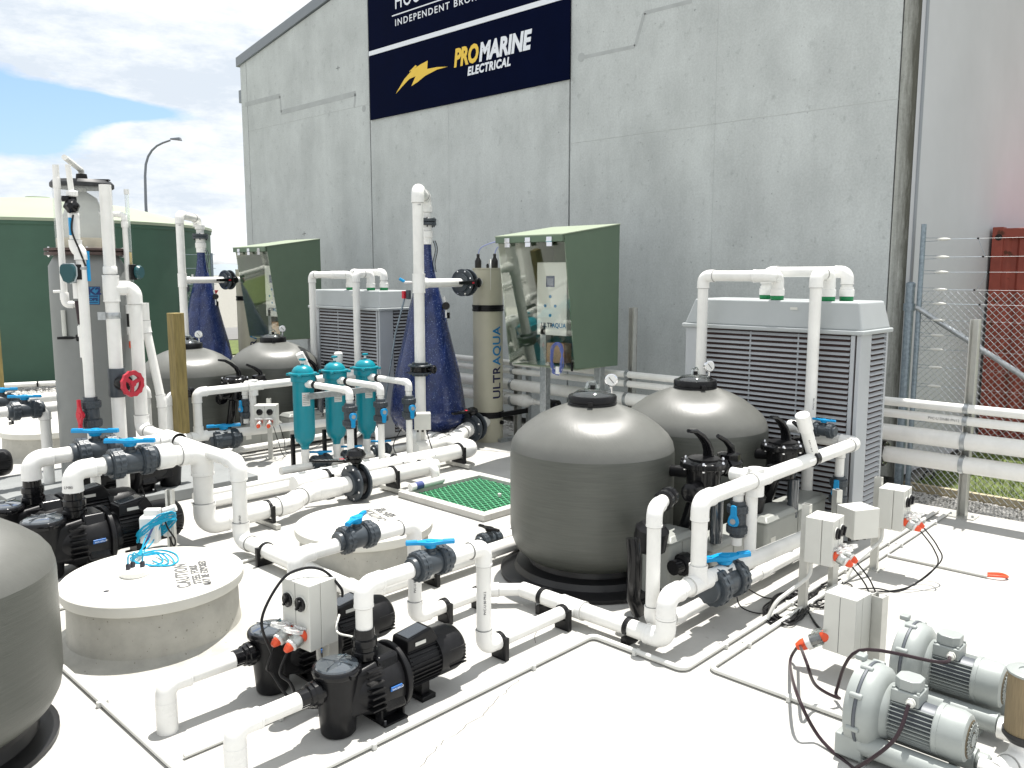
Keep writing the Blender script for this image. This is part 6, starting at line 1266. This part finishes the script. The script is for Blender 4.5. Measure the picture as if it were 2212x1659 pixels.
cable([GY(352,1112,g.y-.1),GY(362,1140,g.y-.12),GY(378,1165,g.y-.12),GY(376,1180,g.y-.08),GY(366,1160,g.y-.05)],.007,black,'black_lead','black leads crossing the cyan coil on the channel post','cable')
cable([GY(312,1180,g.y-.15),GY(330,1140,g.y-.15),GY(345,1115,g.y-.1)],.009,navyc,'black_lead','dark navy lead crossing behind the cyan coil','cable')
cable([GY(306,1052,LY3-.1),GY(312,1075,LY3-.1),GY(300,1092,LY3-.1),GY(318,1115,LY3-.15),GY(332,1130,LY3-.2)],.006,black,'thin_lead','thin dark lead hanging below the nearer chunky grey valve','cable')
# ================================================================ MIDDLE: LARGE BUTTERFLY LINE AND TEAL FILTERS
LZ=.2; L1=LY3+.12
t=thing('main_return_line','thick white low pipe with a flanged black levered valve, left of the green grating','pipe',(4.8,L1,0))
run(t,[(4.66,L1,LZ),(6.1,L1,LZ)],.085); coupling(t,(4.78,L1,LZ),(1,0,0),.088,.26); q=GY(770,1052,L1); butterfly(t,(q.x,L1,LZ),(1,0,0),.098,(0,0,1),(-.9,.42,.06)); MB().lathe([(.085,.0),(.10,.01),(.11,.04),(.08,.09),(.02,.11)],(q.x,L1,LZ+.26),n=20).build('valve_dome',blackg,t)
for u in (847,): q=GY(u,1035,L1); clip(t,(q.x,L1,LZ),(1,0,0),.085,block=True,z0=.06)
reducer(t,(6.1,L1,LZ),(1,0,0),.088,.06,.16)
L2=7.62; t=thing('second_return_line','thick white low pipe ending in a grey elbow near the green grating','pipe',(5,L2,0)); q=GY(1022,988,L2)
run(t,[(4.62,L2,LZ),(q.x,L2,LZ),(q.x,L2+.9,LZ),(q.x+.35,L2+1.0,LZ)],.092,sock=1.3); 
qq=GY(990,1005,L2); clip(t,(qq.x,L2,LZ),(1,0,0),.092,block=True,z0=.06); qq=GY(705,1040,L2); clip(t,(qq.x,L2,LZ),(1,0,0),.092)
t=thing('reactor_feed_pipe','white pipe fittings with a black butterfly valve at the foot of the cream reactor','pipe',(7.6,8.3,0))
run(t,[(6.6,8.05,.22),(7.35,8.12,.22),(7.75,8.35,.26),(8.3,8.50,.30)],.088,fit=1.18,sock=1.3); butterfly(t,(7.93,8.41,.28),(.9,.25,.05),.105,(-.2,-.3,1),(-.9,-.2,.05)); run(t,[(7.35,8.12,.22),(7.0,8.6,.22),(7.35,8.75,.3)],.075)
t=thing('pit_pipe','slim white pipe clamped over the thick lines and dropping into the green sump','pipe',(5.9,6.9,0))
q1=G(820,1003,.42); e_=GX(941,1018,6.12); X6=6.12; ye=GX(941,1050,X6).y; zz=VZ(X6,ye,1012)
run(t,[(X6,8.0,zz),(X6,ye,zz),(X6,ye,.03)],.043); 
for y in (ye+.28,ye+.75): MB().lathe([(.05,-.02),(.055,-.018),(.055,.018),(.05,.02)],(X6,y,zz),(0,1,0),18).build('black_clip',black,t)
MB().lathe([(.0455,.09),(.0465,.092),(.0465,.15),(.0455,.152)],(X6,ye,0),n=18).build('tape_band',printb,t)
t=thing('grey_pool_hose','pale pipe stub lying on the kerb of the green sump','pipe',(5.7,6.95,.1)); MB().cyl((5.62,6.93,.11),(6.1,6.95,.11),.04,n=16).build('pipe',pvc,t)
MB().lathe([(.043,-.05),(.043,.05)],(5.74,6.935,.11),(1,0,0),16).build('tape_band',navyc,t)
def filt(label,x,y):
    t=thing('cartridge_filter',label,'filter',(0,0,0),'teal cartridge filters in a row')
    MB().lathe([(.045,.30),(.05,.33),(.06,.36),(.105,.40),(.121,.46),(.125,.55),(.125,1.12),(.130,1.13)],n=40).build('housing',teal,t)
    MB().lathe([(.135,1.12),(.145,1.125),(.147,1.19),(.14,1.20),(.165,1.205),(.168,1.225),(.14,1.23)],n=40).build('collar',teal,t)
    for k in range(4): a=PI/4+k*PI/2; MB().box((.165*math.cos(a),.165*math.sin(a),1.205),(.06,.04,.03),rz=a).build('collar_lug',teal,t,bevel=.006)
    MB().lathe([(.13,1.23),(.125,1.255),(.10,1.29),(.06,1.312),(.02,1.32),(.018,1.335)],n=36).build('cap',teal,t)
    MB().cyl((0,0,1.33),(0,0,1.37),.016,n=10).build('vent_stem',white,t); MB().lathe([(.03,1.37),(.034,1.375),(.034,1.39),(.02,1.395)],n=12,lobes=4,amp=.2).build('vent_tap',teal,t)
    MB().cyl((0,0,.3),(0,0,.12),.043,n=18).build('bottom_pipe',pvc,t); MB().lathe([(.05,.22),(.05,.30)],n=18).build('bottom_socket',pvcf,t)
    a=math.atan2(-y,-x)+.25; q=MB(); n=6; b=0
    for i in range(n+1):
        aa=a-.38+.76*i/n; q.v+=[Vector((.1265*math.cos(aa),.1265*math.sin(aa),.84)),Vector((.1265*math.cos(aa),.1265*math.sin(aa),1.0))]
    q.f=[(2*i,2*i+2,2*i+3,2*i+1) for i in range(n)]; q.build('paper_label',mat('paper_label',(.62,.63,.61),.6),t)
    for k in range(6):
        q=MB(); z=.862+k*.02
        for i in range(n+1):
            aa=a-.32+.64*i/n; q.v+=[Vector((.1269*math.cos(aa),.1269*math.sin(aa),z)),Vector((.1269*math.cos(aa),.1269*math.sin(aa),z+.005))]
        q.f=[(2*i,2*i+2,2*i+3,2*i+1) for i in range(n)]; q.build('label_line',printg if k<5 else red,t)
    MB().cyl((0,-.10,1.10),(0,-.17,1.10),.05,.045,n=16,lobes=3,amp=.08).build('outlet_nut',white,t)
    for dx in (-.05,.13): m=MB(); m.bx(dx-.02,dx+.02,.17,.21,0,.46); m.bx(dx-.08,dx+.08,.12,.26,0,.01); m.build('black_leg',black,t)
    t.location=(x,y,0); return t
fy_=8.70; fl=[]
FXs=(5.45,5.90,6.36)
labs=('teal cartridge filter nearest in the row, in front of the further louvred heat pump','middle teal cartridge filter of the row of three','furthest right teal cartridge filter, beside the tall white standpipe')
f0=filt(labs[0],FXs[0],fy_)
for i in (1,2): dup(f0,(FXs[i],fy_,0),0,labs[i])
for i,(x,u,vv,vt) in enumerate(((5.45,755,898,838),(5.90,822,888,828),(6.36,883,880,822))):
    y=GX(u,860,x).y; t=thing('filter_outlet_pipe',('white outlet pipe with a downward blue lever from the '+('nearest','middle','furthest')[i]+' teal filter'),'pipe',(x,fy_,0),'teal filter outlet pipes')
    run(t,[(x,fy_-.15,1.10),(x,y,1.10),(x,y,.16)],.0385,sock=1.3); valve(t,(x,y,VZ(x,y,vv)),(0,0,1),.045,_rt*.55-fwd*.85,(.0,.0,-1),short=True); MB().lathe([(.044,-.025),(.048,-.02),(.048,.02),(.044,.025)],(x,fy_-.26,1.10),(0,1,0),18).build('black_clip',black,t)
yo=GX(822,1000,5.9).y
t=thing('filter_header','white low header pipes joining the three teal filters','pipe',(5.5,yo,0)); run(t,[(5.2,yo,.12),(7.0,yo,.12)],.05); run(t,[(5.1,fy_-.02,.09),(7.0,fy_-.02,.09)],.045); 
for x in FXs: coupling(t,(x,yo,.12),(1,0,0),.052,.16); valve(t,(x+.2,fy_-.02,.12),(1,0,0),.045,(0,0,1),(.8,-.6,0))
t=thing('filter_bracket','grey steel channel holding the three teal filters','bracket',(5.9,8.55,.97)); MB().bx(5.36,6.45,fy_-.22,fy_-.18,.93,1.0).build('channel',steel,t,bevel=.003)
q=GX(731,770,6.4); t=thing('capped_pipe','white capped pipe end rising behind the middle teal filter','pipe',(q.x,q.y,0)); zc=VZ(q.x,q.y,760); MB().cyl((q.x,q.y,0),(q.x,q.y,zc-.05),.045,n=18).build('pipe',pvc,t); MB().lathe([(.053,zc-.12),(.056,zc-.11),(.056,zc-.02),(.04,zc)],(q.x,q.y,0),n=20).build('end_cap',pvcf,t)
t=thing('low_crossing_pipe','long low white pipes crossing the middle of the slab behind the left drop pipes','pipe',(4,8,0)); q=G(560,1050,.08); run(t,[(3.85,8.05,.08),(5.2,8.05,.08)],.06); run(t,[(3.9,8.4,.07),(7.2,8.4,.07)],.04)
t=thing('white_hose','white ribbed hose curling on the slab behind the teal filters','hose',(7.2,8.9,0)); cable([(6.6,9.3,.04),(6.8,9.1,.05),(6.95,9.35,.30),(6.7,9.5,.12),(6.6,9.2,.04)],.03,white,'hose_loop',parent=t)
for s,(a,b) in enumerate(((G(598,985),G(660,992)),(G(590,990),G(700,955)))):
    cable([GY(590+14*s,918,pg.y),GY(600+14*s,950,pg.y-.1),a.lerp(b,.3),b,a.lerp(b,.5)+Vector((.1,-.1,0))],.005,black,'thin_lead',('nearer' if s==0 else 'further')+' thin black lead from the small mid distance socket box','cable')
cable([GX(868,925,6.3),GX(850,960,6.2),GX(858,985,6.1),GX(872,1000,6.0)],.006,black,'thin_lead','thin black lead dropping beside the furthest teal filter outlet','cable')
cable([GX(920,925,6.7),GX(930,960,6.6),GX(940,985,6.5)],.008,black,'thin_lead','black lead under the plain white junction box before the blue cone','cable')

# ================================================================ PRINTED MARKS ON THE PIPEWORK
cf=Vector((_fw.x,_fw.y,0)).normalized()
def vmark(body,x,y,z,r,size,parent,sd=.0):
    d=(-cf+_rt*sd).normalized(); p=Vector((x,y,z))+d*(r+.0016); return text('pipe_print',body,size,printb,frame(p,(0,0,1),Vector((0,0,1)).cross(d)*-1),parent,ext=.0002)
def par(label_start):
    for o in bpy.data.objects:
        if o.parent is None and str(o.get('label','')).startswith(label_start): return o
a=par('white pipe from the front pump'); vmark('PVC-U 80 PN12',XV,PY1,.34,.0455,.022,a,.35)
a=par('white pipe from the second pump'); vmark('PVC-U 80 PN12',XV,PY2,.30,.0455,.022,a,.3)
a=par('long white header pipe'); vmark('DN150 PN9',hx,dpy,.22,.064,.026,a,.4)
a=par('thick white pipe from the left pump'); p=Vector((dx3,LY3,.70))-cf*.082; text('pipe_print','LM80',.032,printb,frame(p-_rt*.03,_rt,(0,0,1)),a,ext=.0002)
a=par('white pipes looping over the top of the right'); vmark('PVC-U 100',7.2,GX(1758,720,7.2).y,1.2,.053,.022,a,.3)
# rating plates and small screws on the heat pumps' covers are left plain; small maker's plate only
for o in [o for o in bpy.data.objects if o.parent is None and o.name.startswith('heat_pump') and not o.name.startswith('heat_pump_p')]:
    m=MB().box((.0-.004,.62,2.08),(.004,.07,.022)).build('maker_plate',ivory,None); m.parent=o; m.location=(-.0,0,0)
